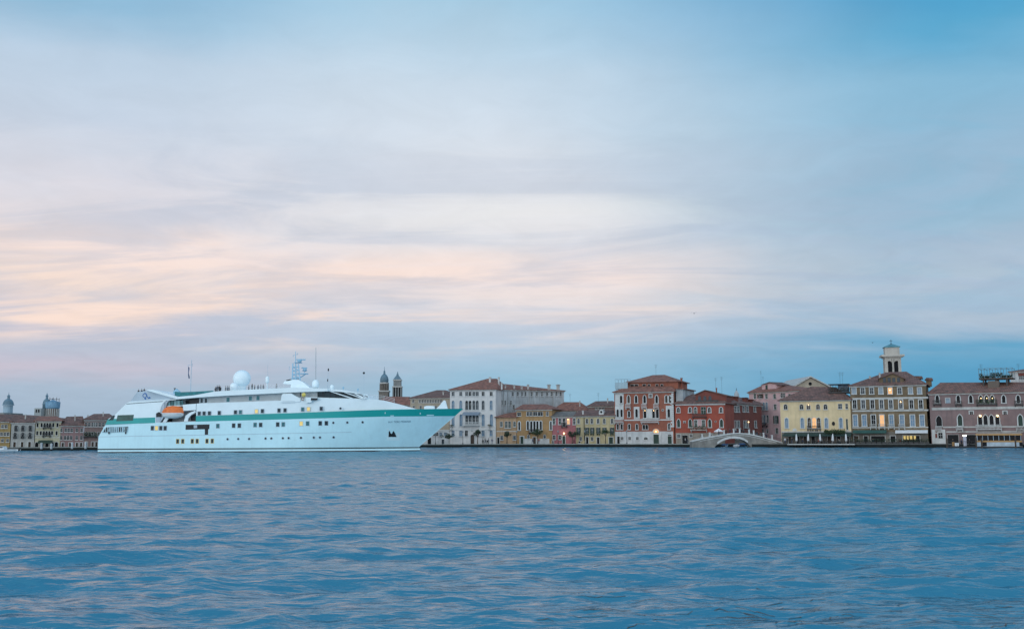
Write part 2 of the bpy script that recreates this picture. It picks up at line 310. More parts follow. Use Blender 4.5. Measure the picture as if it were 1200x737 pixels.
class Facade:
    def __init__(s, name, label, cat, xl, xr, eave, wallm, sb=7.0, depth=14, group=None, dl=None, dr=None, base=GZ):
        pl = at_depth(xl, dl) if dl else Vector((*at_depth(xl, Q(xl).y+sb).xy, 0))
        pr = at_depth(xr, dr) if dr else Vector((*at_depth(xr, Q(xr).y+sb).xy, 0))
        s.O = Vector((pl.x, pl.y)); d = Vector((pr.x-pl.x, pr.y-pl.y)); s.w = d.length; s.U = d.normalized(); s.N = Vector((-s.U.y, s.U.x))  # N points away from camera
        s.rz = math.atan2(s.U.y, s.U.x); s.depth = depth; s.base = base; s.wallm = wallm
        s.e = tag(empty(name, (s.O.x, s.O.y, base), s.rz), label, cat, group)
        s.holes = []; s.zones = []; s.zt = s.pt((xl+xr)/2, eave)[1]; s.roofo = None; s.panels = []
    def pt(s, px, py, v=0.0):       # local (u, z) of that pixel on the plane v metres behind the front
        r = ray(px, py); o = s.O+s.N*v; t = (o.x*s.N.x+o.y*s.N.y)/(r.x*s.N.x+r.y*s.N.y)
        p = Vector((r.x*t, r.y*t)); return ((p-s.O).dot(s.U), CAMH+r.z*t-s.base)
    def szv(s, px): return (s.pt(px, 499.5)[1]-s.pt(px, 500.5)[1])
    def sz(s, px, d=0): return (s.pt(px+.5, 500)[0]-s.pt(px-.5, 500)[0])
    def win(s, px, py, w, h, kind='rect', pane='d', fr=None, fw=.14, sh=None, name='window', sill=True, hole=True, v=0.0, bars=True):
        k = s.sz(px); u, zc = s.pt(px, py, v); w *= k; h *= s.szv(px); fw *= .75; w += .16; h += .08; z0 = max(.03, zc-h/2); fr = fr or m_stonew
        inn = [(u+x, z0+z) for x, z in outline(kind, w, h)]
        out = [(u+x, z0+z) for x, z in outline(kind, w+2*fw, h+(fw if name == 'door' or z0 < .1 else fw))] if kind != 'round' else [(u+x, z0-fw+z) for x, z in outline(kind, w+2*fw, h+2*fw)]
        n = len(inn); mb = MB(); A, B = v-.10, v+.24
        mb.add([(x, A, z) for x, z in inn]+[(x, A, z) for x, z in out], [(i, i+n, (i+1) % n+n, (i+1) % n) for i in range(n)])
        mb.add([(x, A, z) for x, z in inn]+[(x, B, z) for x, z in inn], [(i, (i+1) % n, (i+1) % n+n, i+n) for i in range(n)])
        mb.add([(x, A, z) for x, z in out]+[(x, v+.01, z) for x, z in out], [(i, i+n, (i+1) % n+n, (i+1) % n) for i in range(n)])
        if sill and name == 'window' and kind != 'round': mb.box(u-w/2-fw-.08, u+w/2+fw+.08, v-.26, v-.002, z0-.20, z0-.01)
        if bars and w > .5 and name == 'window' and not sh == 'closed':
            mb.box(u-.03, u+.03, v+.12, v+.20, z0+.02, z0+h*(.95 if kind == 'rect' else .8)); mb.box(u-w/2+.01, u+w/2-.01, v+.13, v+.19, z0+h*.55, z0+h*.55+.06)
        o = mb.build(name, fr, s.e)
        pn = MB().prism(inn, v+.22, v+.26).build('pane' if name == 'window' else 'leaf' if name == 'door' else 'pane', PANE[pane], o)
        if hole and v == 0: s.holes.append(inn)
        if sh and sh != 'closed':
            sm = {'n': m_green, 'w': m_brownw, 'l': m_white}[sh]
            for q in (-1, 1):
                xa = u+q*(w/2+.02); xb = u+q*(w/2+.02+w*.48)
                MB().box(min(xa, xb), max(xa, xb), v-.17, v-.112, z0+.02, z0+h-.02).build('shutter', sm, o)
        return o
    def door(s, px, y0, w, h, kind='rect', pane='w', fr=None, fw=.2):
        return s.win(px, s.ypx(px, 0.0)-h/2, w, h, kind, pane, fr, fw, name='door')
    def ypx(s, px, z):               # pixel row of ground-level z at that column
        a = s.pt(px, 520)[1]; b = s.pt(px, 500)[1]; return 520+(z-a)/(b-a)*(-20)
    def band(s, px0, px1, y0, y1, m=None, name='string_course', proud=.08, v0=.01):
        if name in ('plinth', 'window_panel', 'panel', 'stone_pier'):
            a, zt = s.pt(px0, y0); b, zb = s.pt(px1, y1); s.zones.append((max(a, .05), min(b, s.w-.05), .04 if name in ('plinth', 'stone_pier') else zb, zt, m or m_stonew)); return
        u0, z1 = s.pt(px0, y0); u1, z0 = s.pt(px1, y1); return MB().box(u0, u1, -proud, -.003, max(z0, .02), z1).build(name, m or m_stonew, s.e)
    def balcony(s, px0, px1, py, hgt=1.0, m=None, solid=False, d=.9, planter=False):
        m = m or m_stonew; u0, z0 = s.pt(px0, py); u1, _ = s.pt(px1, py)
        o = MB().box(u0, u1, -d, -.004, z0-.16, z0).build('balcony', m, s.e)
        for q in (u0+.15, u1-.15): MB().prism([(q-.1, z0-.16), (q+.1, z0-.16), (q+.1, z0-.6), (q-.1, z0-.6)], -.5, -.006).build('bracket', m, o)
        r = MB(); r.box(u0, u1, -d, -d+.12, z0+hgt-.12, z0+hgt); 
        for q in (u0, u1-.1): r.box(q, q+.1, -d+.12, -.006, z0+hgt-.1, z0+hgt-.01)
        n = max(3, int((u1-u0)/.3))
        for i in range(n+1):
            x = u0+.02+(u1-u0-.12)*i/n; r.box(x, x+(.09 if not solid else .2), -d+.02, -d+.10, z0+.001, z0+hgt-.121)
        r.build('railing', m, o)
        if planter:
            lm = MB()
            for i in range(int((u1-u0)*34)):
                x = random.uniform(u0, u1); y = -d-random.uniform(.0, .35); z = z0+random.uniform(.1, hgt+.35)
                leafquad(lm, (x, y, z), .21)
            lm.build('plants', m_leaf, o)
        return o
    def wall(s, mats=None, extra=None, name='wall'):
        w, d, h = s.w, s.depth, s.zt
        verts = [(0, 0), (w, 0), (w, h), (0, h)]; edges = [(0, 1), (1, 2), (2, 3), (3, 0)]
        for hl in s.holes:
            o = len(verts); n = len(hl); verts += [(x, z) for x, z in hl]; edges += [(o+i, o+(i+1) % n) for i in range(n)]
        for (a, b, zb, zt, zm) in s.zones:
            o = len(verts); verts += [(a, zb), (b, zb), (b, zt), (a, zt)]; edges += [(o+i, o+(i+1) % 4) for i in range(4)]
        vo, eo, fo, *_ = delaunay_2d_cdt([Vector(v) for v in verts], edges, [], 1, 1e-5)
        def inside(p, poly):
            c = False; n = len(poly)
            for i in range(n):
                x1, y1 = poly[i]; x2, y2 = poly[(i+1) % n]
                if (y1 > p.y) != (y2 > p.y) and p.x < (x2-x1)*(p.y-y1)/(y2-y1)+x1: c = not c
            return c
        fs = []; ks = []; mats = [s.wallm]
        for z_ in s.zones:
            if z_[4] not in mats: mats.append(z_[4])
        for f in fo:
            c = sum((vo[i] for i in f), Vector((0, 0)))/len(f); k_ = 0
            for (a, b, zb, zt, zm) in s.zones:
                if a < c.x < b and zb-.05 < c.y < zt: k_ = mats.index(zm)
            if not any(inside(c, hl) for hl in s.holes) and -1e-3 < c.x < w+1e-3 and c.y < h+1e-3: fs.append(tuple(f)); ks.append(k_)
        mb = MB(); mb.add([(v.x, 0, v.y) for v in vo], fs); mb.m = ks
        mb.add([(0, 0, 0), (w, 0, 0), (w, d, 0), (0, d, 0), (0, 0, h), (w, 0, h), (w, d, h), (0, d, h)], [(1, 2, 6, 5), (2, 3, 7, 6), (3, 0, 4, 7), (4, 5, 6, 7)])
        mb.add([(.05, .3, .02), (w-.05, .3, .02), (w-.05, .3, h-.02), (.05, .3, h-.02)], [(0, 1, 2, 3)])
        s.wallo = mb.build(name, mats, s.e); return s.wallo
    def roof(s, m, ridge, y_eave=None, ov=.55, cornice=True, x0=None, x1=None, gable=False, rv=None):
        """ridge: ((px,py),(px,py)) seen over the middle of the house"""
        z = s.zt+.02; rv = s.depth/2 if rv is None else rv
        a = s.pt(*ridge[0], rv); b = s.pt(*ridge[1], rv); w, d = s.w, s.depth
        L, Rr = (-ov, w+ov)
        ra = (a[0], rv, a[1]); rb = (b[0], rv, b[1])
        vs = [(L, -ov, z), (Rr, -ov, z), (Rr, d+ov, z), (L, d+ov, z), (L, -ov, z+.16), (Rr, -ov, z+.16), (Rr, d+ov, z+.16), (L, d+ov, z+.16), ra, rb]
        fs = [(0, 3, 2, 1), (0, 1, 5, 4), (1, 2, 6, 5), (2, 3, 7, 6), (3, 0, 4, 7), (4, 5, 9, 8), (5, 6, 9), (6, 7, 8, 9), (7, 4, 8)]
        s.roofo = MB().add(vs, fs).build('roof', m, s.e)
        if cornice:
            c = MB(); c.box(-.2, w+.2, -.28, -.004, s.zt-.32, s.zt-.004)
            n = int(w/.55)
            for i in range(n): x = -.1+(w+.1)*i/n; c.box(x, x+.2, -.42, -.282, s.zt-.22, s.zt-.006)
            c.build('cornice', m_stone if cornice is True else cornice, s.e)
        return s.roofo
    def chimney(s, px, ytop, ybot, w, m=None, v=3.0, cap=True):
        u, z1 = s.pt(px, ytop, v); z0 = s.zt; k = s.sz(px)*w/2; mb = MB()
        k *= .8
        mb.box(u-k*.8, u+k*.8, v-k*.8, v+k*.8, z0, z1-.35)
        mb.add([(u-k*.8, v-k*.8, z1-.35), (u+k*.8, v-k*.8, z1-.35), (u+k*.8, v+k*.8, z1-.35), (u-k*.8, v+k*.8, z1-.35), (u-k*1.25, v-k*1.25, z1), (u+k*1.25, v-k*1.25, z1), (u+k*1.25, v+k*1.25, z1), (u-k*1.25, v+k*1.25, z1)],
               [(0, 1, 5, 4), (1, 2, 6, 5), (2, 3, 7, 6), (3, 0, 4, 7), (4, 5, 6, 7)])
        mb.box(u-k*.9, u+k*.9, v-k*.9, v+k*.9, z1+.08, z1+.18)
        return mb.build('chimney', m or m_stone, s.roofo or s.e)
    def antenna(s, px, ytop, ybot, v=4.0):
        u, z1 = s.pt(px, ytop, v); z0 = s.zt; mb = MB(); mb.tube((u, v, z0), (u, v, z1), .025, 5)
        for i in range(5): mb.tube((u-.5+.05*i, v, z1-.1-.22*i), (u+.5-.05*i, v, z1-.1-.22*i), .015, 4)
        return mb.build('antenna', m_iron, s.roofo or s.e)
    def lamp(s, px, py, r=.2, white=False, power=0):
        u, z = s.pt(px, py, -.5); o = MB().lathe((u, -.5, z), sphere_prof(r), 10).build('lamp', m_lampw if white else m_lamp, s.e)
        MB().tube((u, -.5, z+r), (u, .0, z+r+.25), .04, 5).build('bracket', m_iron, o)
        if power:
            l = bpy.data.lights.new('lamp_light', 'POINT'); l.energy = power*.4; l.color = (1, .6, .28); l.shadow_soft_size = .2
            lo = bpy.data.objects.new('lamp_light', l); COL.objects.link(lo); lo.parent = s.e; lo.location = (u, -.85, z)
        return o
def leafquad(mb, c, sz):
    a = Vector((random.gauss(0, 1), random.gauss(0, 1), random.gauss(0, 1))).normalized(); b = a.orthogonal().normalized(); e = a.cross(b)
    c = Vector(c); b *= sz*random.uniform(.5, 1); e *= sz*random.uniform(.5, 1)*.6
    mb.add([c-b, c-e, c+b, c+e], [(0, 1, 2, 3)])
# ================================================================== BUILDINGS (left to right)
P_ochre = plaster('ochre_plaster', (.46, .32, .13)); P_white = plaster('off_white_plaster', (.52, .52, .49), .35)
P_pale = plaster('pale_yellow_plaster', (.61, .56, .38), .25); P_pink = plaster('dusty_pink_plaster', (.40, .25, .24))
P_mauve = plaster('mauve_brown_plaster', (.32, .22, .20), .6); P_cream = plaster('cream_plaster', (.55, .47, .36), .35)
P_palace = plaster('chalky_white_plaster', (.88, .84, .80), .2, .08); P_grey = plaster('weathered_grey_plaster', (.60, .63, .64), .6, .2)
P_peach = plaster('peach_plaster', (.60, .39, .23), .45); P_amber = plaster('amber_plaster', (.52, .31, .14), .4)
P_rose = plaster('rose_red_plaster', (.52, .19, .20), .35); P_yel = plaster('butter_yellow_plaster', (.64, .52, .30), .4)
P_brick = plaster('orange_brick', (.42, .145, .09), .5, .2); P_red = plaster('deep_red_plaster', (.44, .10, .062), .35)
P_redd = plaster('dark_red_plaster', (.25, .075, .055), .4); P_salm = plaster('salmon_pink_plaster', (.82, .54, .53), .3)
P_butter = plaster('soft_yellow_plaster', (.92, .71, .42), .3, .10); P_umber = plaster('umber_plaster', (.27, .19, .11), .8, .3)
P_mauve2 = plaster('mauve_pink_plaster', (.31, .21, .20), .6); P_base = plaster('pale_stone_base', (.74, .74, .73), .5, .15)
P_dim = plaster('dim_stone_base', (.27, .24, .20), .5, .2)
P_beige = plaster('beige_stone_base', (.42, .37, .31), .5, .2)
def wins(F, lst, y, w, h, kind='rect', pane='d', **kw):
    for q in lst:
        if isinstance(q, tuple): x, o = q[0], dict(kw, **q[1])
        else: x, o = q, dict(kw)
        yy = o.pop('y', y); ww = o.pop('w', w); hh = o.pop('h', h); pp = o.pop('pane', pane); kk = o.pop('kind', kind)
        F.win(x, yy, ww, hh, kk, pp, **o)

# ---- far left row
F = Facade('townhouse', 'dark ochre house cut by the left edge of the picture', 'house', -30, 11.5, 494, P_ochre, depth=12)
wins(F, [-20, -12, -4, 3, 7.2], 499.5, 2, 3.6, fw=.1); wins(F, [-18, -8, 1.8, 6.2, 9.6], 508.5, 2, 3.4, fw=.1); wins(F, [-14, -4, 3, 9], 516, 2.2, 3, fw=.1)
F.wall(); F.roof(m_roofD, ((-28, 485.5), (4, 486)))
F = Facade('townhouse', 'greyish white house with three columns of tall balcony windows at far left', 'house', 12.5, 40, 495, P_white, depth=12)
wins(F, [19, 27, 35.7], 500.5, 2.2, 4.2, pane='g', fw=.1); wins(F, [17.8, 26.6, 35.2], 509, 2.2, 4.4, pane='g', fw=.1)
for x in (17.8, 26.6, 35.2): F.balcony(x-2, x+2, 511.2, .8, m_iron, d=.6)
for x in (19, 27, 35.7): F.balcony(x-1.8, x+1.8, 502.6, .8, m_iron, d=.5)
for x in (17, 26, 34.6): F.door(x, 0, 2.4, 5.5)
F.wall(); F.roof(m_roofD, ((18, 486), (36, 488))); F.chimney(30, 486, 490, 2)
F = Facade('townhouse', 'pale lemon house with a dark awning between white and pink houses at left', 'house', 41, 70.5, 493.3, P_pale, depth=12)
wins(F, [44, 48.8, 52.3, 55.5, 58.6, 62.4, 67.3], 498, 1.5, 4.4, fw=.08); wins(F, [43.6, 47.8, 51.4, 54.6, 57.8, 61, 66.3], 507.4, 1.5, 4.4, fw=.08)
F.balcony(50.5, 60.5, 500.8, .7, m_iron, d=.5); F.balcony(50, 59.5, 510.1, .7, m_iron, d=.5); F.band(41, 70, 512.2, 512.8)
for x in (43, 49, 55, 61, 66): F.door(x, 0, 3.2, 5.2, 'arch', 'd')
u0, z = F.pt(45.5, 517.4); u1, _ = F.pt(62, 517.4)
MB().prism([(-2.2, z-.3), (-.05, z+.35), (-.05, z+.2), (-2.2, z-.42)], 0, 1)
a = MB(); a.add([(u0, -2.2, z-.25), (u1, -2.2, z-.25), (u1, -.05, z+.4), (u0, -.05, z+.4), (u0, -2.2, z-.5), (u1, -2.2, z-.5)], [(0, 1, 2, 3), (4, 5, 1, 0)]); a.build('awning', m_green, F.e)
F.wall(); F.roof(m_roofR, ((45, 487.5), (66, 487.5)))
F = Facade('townhouse', 'low dusty pink house right of the lemon house at left', 'house', 70.8, 97.5, 498.6, P_pink, depth=14)
wins(F, [71.8, 77, 80.3, 84.0, 90, 95.5], 504, 1.7, 3.6, fw=.08); wins(F, [71.5, 76.2, 79.6, 83.2, 89.8, 95.2], 512.8, 1.7, 4, fw=.08)
for x in (73.5, 82, 90, 95): F.door(x, 0, 1.8, 4.2)
F.wall(); F.roof(m_roofD, ((78, 488), (97, 487.5))); F.chimney(88, 486.5, 490, 1.8)
F = Facade('townhouse', 'taller pinkish brown house partly hidden by the stern of the ship', 'house', 98, 135, 491.9, P_mauve, depth=13)
wins(F, [100.6, 104.6, 108.6, 110.8, 112.9, 117, 121, 126, 131], 497.3, 1.6, 4.2, fw=.1, sh=None); wins(F, [101, 105, 108.5, 111, 115.6, 121, 126], 508.5, 1.7, 4.4, fw=.1)
F.balcony(97.8, 113.5, 511.2, .9, m_iron, d=.9, planter=True)
for x in (101, 108.5, 113, 119): F.door(x, 0, 2, 5)
F.wall(); F.roof(m_roofD, ((110, 484.8), (128, 484.5))); F.chimney(103, 486.5, 490, 2); F.chimney(121, 483, 486, 1.8)
# long plain house behind the far-left row
F = Facade('long_house', 'long low brown roofed house behind the far left row', 'house', -40, 78, 491, P_mauve, dl=302, dr=310, depth=14)
F.wall(); F.roof(m_roofD, ((-35, 484.2), (36, 486.2)))
# ---- churches on the left
m_lead = mat('lead_sheet', (.12, .21, .27), .55, .2, .5); m_leadp = mat('pale_lead_sheet', (.30, .42, .50), .5, .15, .5)
m_towst = plaster('grey_tower_stone', (.33, .34, .33), .5, .2)
def church_base(name, label, cat, px, Y): p = at_depth(px, Y); return tag(empty(name, (p.x, Y, GZ)), label, cat)
def hz(py, px, Y): return at_depth(px, Y, py).z-GZ
def wz(dpx, Y): return dpx*Y/FPX
Y = 420; e = church_base('domed_church', 'leftmost grey church dome with small lantern above the left roofs', 'church', 7.4, Y)
r = wz(5.4, Y); zb = hz(484, 7, Y); zd = hz(475, 7, Y); zt = hz(467, 7, Y)
MB().box(-wz(9, Y), wz(7, Y), -8, 8, 0, zb).build('nave', m_towst, e)
MB().lathe((0, 0, 0), [(r*.95, zb-2), (r*.95, zd), (r*1.2, zd+.05), (r*1.2, zd+.4), (r*1.06, zd+.45)], 24).build('drum', m_leadp, e)
MB().lathe((0, 0, zd+.4), [(r*1.08*cos(a*pi/20), (zt-zd-.4)*sin(a*pi/20)) for a in range(0, 10)]+[(.3, zt-zd-.4)], 24).build('dome', m_lead, e, True)
MB().lathe((0, 0, zt-.3), [(.55, 0), (.5, 1.1), (.7, 1.2), (.5, 1.5), (.1, 2.1), (.05, 3.0)], 10).build('lantern', m_lead, e)
e = church_base('domed_church', 'church dome beside a broad drum wrapped in pale blue sheeting at left', 'church', 57, Y)
X = lambda px: wz(px-57, Y)
MB().box(X(45.2), X(53), -5, 6, 0, hz(478.5, 50, Y)).build('side_chapel', plaster('pale_blue_grey_plaster', (.46, .50, .50), .3), e)
for q in (47.6, 50.4): MB().box(X(q)-.3, X(q)+.3, -5.04, -5.001, hz(483.5, 50, Y), hz(480, 50, Y)).build('window', m_dark, e)
MB().lathe((X(52.5), 0, 0), [(wz(4.3, Y), hz(479, 50, Y)), (wz(4.3, Y), hz(473.5, 50, Y)), (wz(4.7, Y), hz(473.2, 50, Y)), (wz(4.2, Y), hz(472.9, 50, Y))]+[(wz(4.2, Y)*cos(a*pi/20), hz(472.8, 50, Y)+wz(5.8, Y)*sin(a*pi/20)) for a in range(1, 10)]+[(.3, hz(467, 50, Y))], 20).build('dome', m_lead, e, True)
MB().lathe((X(52.5), 0, hz(467.4, 50, Y)), [(.5, 0), (.5, 1.2), (.65, 1.3), (.3, 1.7), (.05, 2.6)], 8).build('lantern', m_lead, e)
dr = MB(); cx = X(59.8); rr = wz(6.8, Y)
dr.lathe((cx, 0, 0), [(rr, hz(489, 60, Y)), (rr, hz(478.5, 60, Y))], 20); 
dr.build('drum', plaster('brown_brick', (.20, .15, .13), .4), e)
for i in range(20):
    a = 2*pi*i/20+.1; MB().tube((cx+cos(a)*rr*1.03, sin(a)*rr*1.03, hz(488, 60, Y)), (cx+cos(a)*rr*1.03, sin(a)*rr*1.03, hz(479, 60, Y)), .22, 6).build('column', m_stone, e)
MB().lathe((cx, 0, 0), [(rr*1.04, hz(478.9, 60, Y)), (rr*1.15, hz(478, 60, Y)), (rr*1.18, hz(474, 60, Y)), (rr*1.2, hz(471, 60, Y)), (rr*.6, hz(470, 60, Y)), (.4, hz(468.5, 60, Y))], 20).build('sheeting', mat('blue_sheeting', (.17, .33, .47), .6, .25, .6), e)
tp = MB()
for q in (56, 59, 60, 64, 67): tp.tube((X(q), 0, hz(471, 60, Y)), (X(q), 0, hz(465.5+(q % 2), 60, Y)), .10, 5)
tp.tube((X(56), 0, hz(467.3, 60, Y)), (X(67), 0, hz(468, 60, Y)), .1, 5); tp.build('scaffold_poles', m_iron, e)

# ---- two bell towers behind the ship's bow
Y = 430
e = church_base('bell_tower', 'round domed brick bell tower, left of the pair behind the ship', 'bell tower', 449.6, Y)
m_towb = plaster('brown_tower_brick', (.24, .21, .18), .5, .2)
r = wz(5.0, Y)
MB().box(-wz(5.6, Y), wz(5.6, Y), -wz(5.6, Y), wz(5.6, Y), 0, hz(458.6, 450, Y)).build('shaft', m_towb, e)
MB().box(-wz(6.4, Y), wz(6.4, Y), -wz(6.4, Y), wz(6.4, Y), hz(459.2, 450, Y), hz(458, 450, Y)+.1).build('cornice', m_stone, e)
c = MB(); c.lathe((0, 0, 0), [(r*.86, hz(458, 450, Y)+.101), (r*.86, hz(450, 450, Y))], 20); c.build('belfry', m_dark, e)
for i in range(12):
    a = 2*pi*i/12+.13; MB().tube((cos(a)*r*.9, sin(a)*r*.9, hz(458, 450, Y)+.11), (cos(a)*r*.9, sin(a)*r*.9, hz(450, 450, Y)), .36, 8).build('column', m_towb, e)
zd = hz(450, 450, Y); MB().lathe((0, 0, zd), [(r*.98, 0), (r*1.1, .15), (r*1.1, .6), (r*.93, .7)], 20).build('cornice', m_stone, e)
zz = hz(438, 450, Y)-zd-.7
MB().lathe((0, 0, zd+.7), [(r*.93, 0), (r*1.0, zz*.2), (r*.97, zz*.42), (r*.82, zz*.65), (r*.55, zz*.86), (r*.2, zz*.98), (.1, zz)], 20).build('dome', m_lead, e, True)
MB().lathe((0, 0, zd+.7+zz-.1), [(.5, 0), (.35, 1.0), (.5, 1.1), (.12, 1.5), (.06, 3.2)], 8).build('finial', m_lead, e)
e = church_base('bell_tower', 'square grey bell tower with stepped pyramid spire, right of the pair behind the ship', 'bell tower', 465.2, Y)
a = wz(5.0, Y)
MB().box(-a, a, -a, a, 0, hz(465, 465, Y)).build('shaft', m_towst, e)
bf = MB()
z0, z1 = hz(465, 465, Y), hz(454, 465, Y)
bf.box(-a*.82, a*.82, -a*.82, a*.82, z0+.01, z1-.01); bf.build('belfry', m_dark, e)
pr = MB()
for q in (-.92, -.3, .3, .92):
    for s_ in (-1, 1):
        pr.box(q*a-.25, q*a+.25, s_*a-.35*s_-.35, s_*a-.35*s_+.35, z0+.02, z1-.02); 
        if abs(q) < .5: pr.box(s_*a-.35*s_-.35, s_*a-.35*s_+.35, q*a-.25, q*a+.25, z0+.02, z1-.02)
pr.build('pillars', m_towst, e)
MB().box(-a*1.12, a*1.12, -a*1.12, a*1.12, z1, z1+.5).build('cornice', m_stone, e)
b_ = wz(4.3, Y); MB().box(-b_, b_, -b_, b_, z1+.5, hz(446, 465, Y)).build('attic', m_towst, e)
MB().box(-b_*1.15, b_*1.15, -b_*1.15, b_*1.15, hz(446, 465, Y), hz(446, 465, Y)+.45).build('cornice', m_stone, e)
zq = hz(446, 465, Y)+.45; sp = MB(); pf = [(b_*1.05, zq), (b_*.55, zq+1.3), (b_*.35, zq+1.6), (b_*.16, zq+2.6), (.1, hz(435.5, 465, Y))]
for (r0, za), (r1, zb) in zip(pf, pf[1:]): sp.add([(-r0, -r0, za), (r0, -r0, za), (r0, r0, za), (-r0, r0, za), (-r1, -r1, zb), (r1, -r1, zb), (r1, r1, zb), (-r1, r1, zb)], [(0, 1, 5, 4), (1, 2, 6, 5), (2, 3, 7, 6), (3, 0, 4, 7)])
sp.build('spire', m_lead, e)

# ---- behind the bow
F = Facade('long_house', 'low house with red roof below the two bell towers', 'house', 440, 500, 474.5, P_mauve, dl=350, dr=350, depth=14)
F.wall(); F.roof(m_roofR, ((452, 464.5), (480, 464.8)))
F = Facade('townhouse', 'cream house with low brown hipped roof above the ship bow', 'house', 480.5, 527, 466.3, P_cream, dl=330, dr=325, depth=22)
wins(F, [484.3]+[492+3.1*i for i in range(9)], 469.8, 1.5, 3.0, 'arch', 'd', fw=.1); wins(F, [485, 493, 499, 505, 511, 517], 478, 1.8, 4.5, pane='g', fw=.1); wins(F, [485, 493, 499, 505, 511, 517], 492, 1.8, 4.5, pane='g', fw=.1)
F.wall(); F.roof(m_roofD, ((512, 457), (522, 457))); F.chimney(519.5, 459, 462, 1.6)
# low house at the very bow tip
F = Facade('garden_wall_house', 'low white rendered wall house under the ship bow', 'house', 487, 526.8, 503.8, P_base, depth=8)
wins(F, [509, 512.4], 508.5, 2, 3.6, 'arch', 'd', fw=.1); wins(F, [522, 516.5], 508.5, 2.4, 3.6, pane='b', fw=.1); F.door(503.2, 0, 3.5, 7, 'rect', 'd'); F.door(519, 0, 2.2, 5, 'rect', 'g')
F.wall(); F.band(487, 526.8, 503.6, 504.4, proud=.15)

# ---- white palace
F = Facade('palace', 'large white four storey palace with red hipped roof right of the ship bow', 'palace', 527.2, 581, 456.6, P_palace, depth=22)
wins(F, [531, 540, 546.9, (550.8, dict(pane='d')), 555.3, 559.3, (566.2, dict(pane='d')), (575.6, dict(pane='d'))], 461.4, 2.6, 4.3, pane='g', fw=.12)
wins(F, [(531, dict(pane='b')), (540, dict(pane='b')), (546.9, dict(pane='d')), (550.8, dict(pane='d')), 555.3, 559.3, 566.2, (575.6, dict(pane='b'))], 474.6, 2.5, 10.2, 'arch', 'g', fw=.14)
wins(F, [(531, dict(pane='b')), (540.3, dict(pane='b')), (566.3, dict(pane='b')), (575.9, dict(pane='b'))], 492.3, 2.6, 13.5, 'arch', 'b', fw=.14)
wins(F, [547, 551.1, 555.3, 559.4], 491.6, 2.4, 9.6, 'arch', 'g', fw=.12)
wins(F, [(531, dict(pane='b')), (540, dict(pane='b')), (546.5, dict(pane='d')), (559.5, dict(pane='d')), (566.2, dict(pane='b')), (575.6, dict(pane='b'))], 507.4, 2.7, 6.6, pane='b', fw=.12)
wins(F, [566, 571], 516.8, 1.2, 2, fw=.06)
F.door(553.6, 0, 3.8, 10.5, 'arch', 'w'); F.win(553, 504, 1.8, 1.8, 'round', 'g', fw=.15)
F.band(527.4, 580.8, 503.4, 504.2, name='string_course')
F.balcony(543, 562, 498.3, 1.0, m_stonew, d=1.2)
u0, z = F.pt(543.5, 483.2); u1, _ = F.pt(562.5, 483.2)
MB().add([(u0, -2.0, z-.75), (u1, -2.0, z-.75), (u1+.1, -.01, z+.15), (u0-.1, -.01, z+.15), (u0, -2.0, z-.95), (u1, -2.0, z-.95), (u1+.1, -.01, z-.05), (u0-.1, -.01, z-.05)], [(0, 1, 2, 3), (7, 6, 5, 4), (4, 5, 1, 0), (0, 3, 7, 4), (1, 5, 6, 2)]).build('canopy', mat('slate_canvas', (.22, .27, .33), .8), F.e)
for px in (528.9, 573.8):
    u, zt = F.pt(px, 498, -.3); _, zb = F.pt(px, 503.6, -.3)
    o = MB().lathe((u, -.35, zb), [(.5, 0), (.3, .12), (.16, .3), (.2, .7), (.42, 1.0), (.5, 1.1)], 10).build('urn', m_stone, F.e)
    lm = MB()
    for i in range(60): leafquad(lm, (u+random.gauss(0, .3), -.35+random.gauss(0, .3), zb+1.25+abs(random.gauss(0, .2))), .2)
    lm.build('plants', m_leafD, o)
F.wall(); F.roof(m_roofR, ((571, 443.6), (582, 443.6)))
for px, a, b, w in ((574.2, 442.3, 447.5, 3.2), (584.5, 442.3, 446, 2.6)): F.chimney(px, a, b, w, m_stonew, v=7)
F.chimney(588, 449, 455, 2.4, m_stonew, v=2)
F = Facade('palace_wing', 'long grey weathered wing stretching right behind the white palace', 'palace wing', 581.3, 661.5, 457.2, P_grey, dl=314.5, dr=330, depth=16)
wins(F, [584.3, 600.8, 606.5, 611.7, 615.8, 623, 629, 635, 641, 646.5, 652, 657], 461.6, 1.9, 4.4, pane='g', fw=.08)
wins(F, [(584.3, dict(kind='arch', pane='b', h=11, w=2.4)), (602, dict(y=477))], 474, 1.8, 5, pane='d', fw=.08)
for px in (588, 592, 598.5): F.win(px, 472, 1.2, 5, 'rect', 'g', fw=.06)
for px in (590, 595, 620, 648): u, z = F.pt(px, 470); MB().tube((u, -.12, 0), (u, -.12, F.zt-.4), .09, 5).build('drainpipe', m_stone, F.e)
F.wall(); F.roof(m_roofR, ((592, 449.8), (650, 456.2)) , ov=.5)
u0, z0 = F.pt(621, 449.5, 8)
for px, a, b, w in ((592, 451.5, 455, 2), (602.5, 451.5, 455, 2), (611.3, 452.5, 456, 2), (618.8, 451, 457.5, 2.2), (643.3, 451, 458, 3.2), (654, 451, 458.5, 3.4)): F.chimney(px, a, b, w, m_stone, v=1.6)

# ---- small peach house
F = Facade('townhouse', 'narrow peach house with red lean-to roof beside the white palace', 'house', 581.6, 605.2, 489.2, P_peach, depth=9)
wins(F, [587.6, 603], 496.9, 2, 5.2, pane='n', fw=.12); wins(F, [593.3, 597.2], 497.6, 2.0, 7.2, pane='n', fw=.12); wins(F, [588, 603], 512.9, 2.3, 4.4, pane='g', fw=.15)
F.door(584, 0, 2, 7, 'rect', 'd'); F.band(581.6, 605, 505, 505.6, proud=.05); F.wall(); F.roof(m_roofR, ((592, 484.5), (606.5, 482.5)), cornice=False)
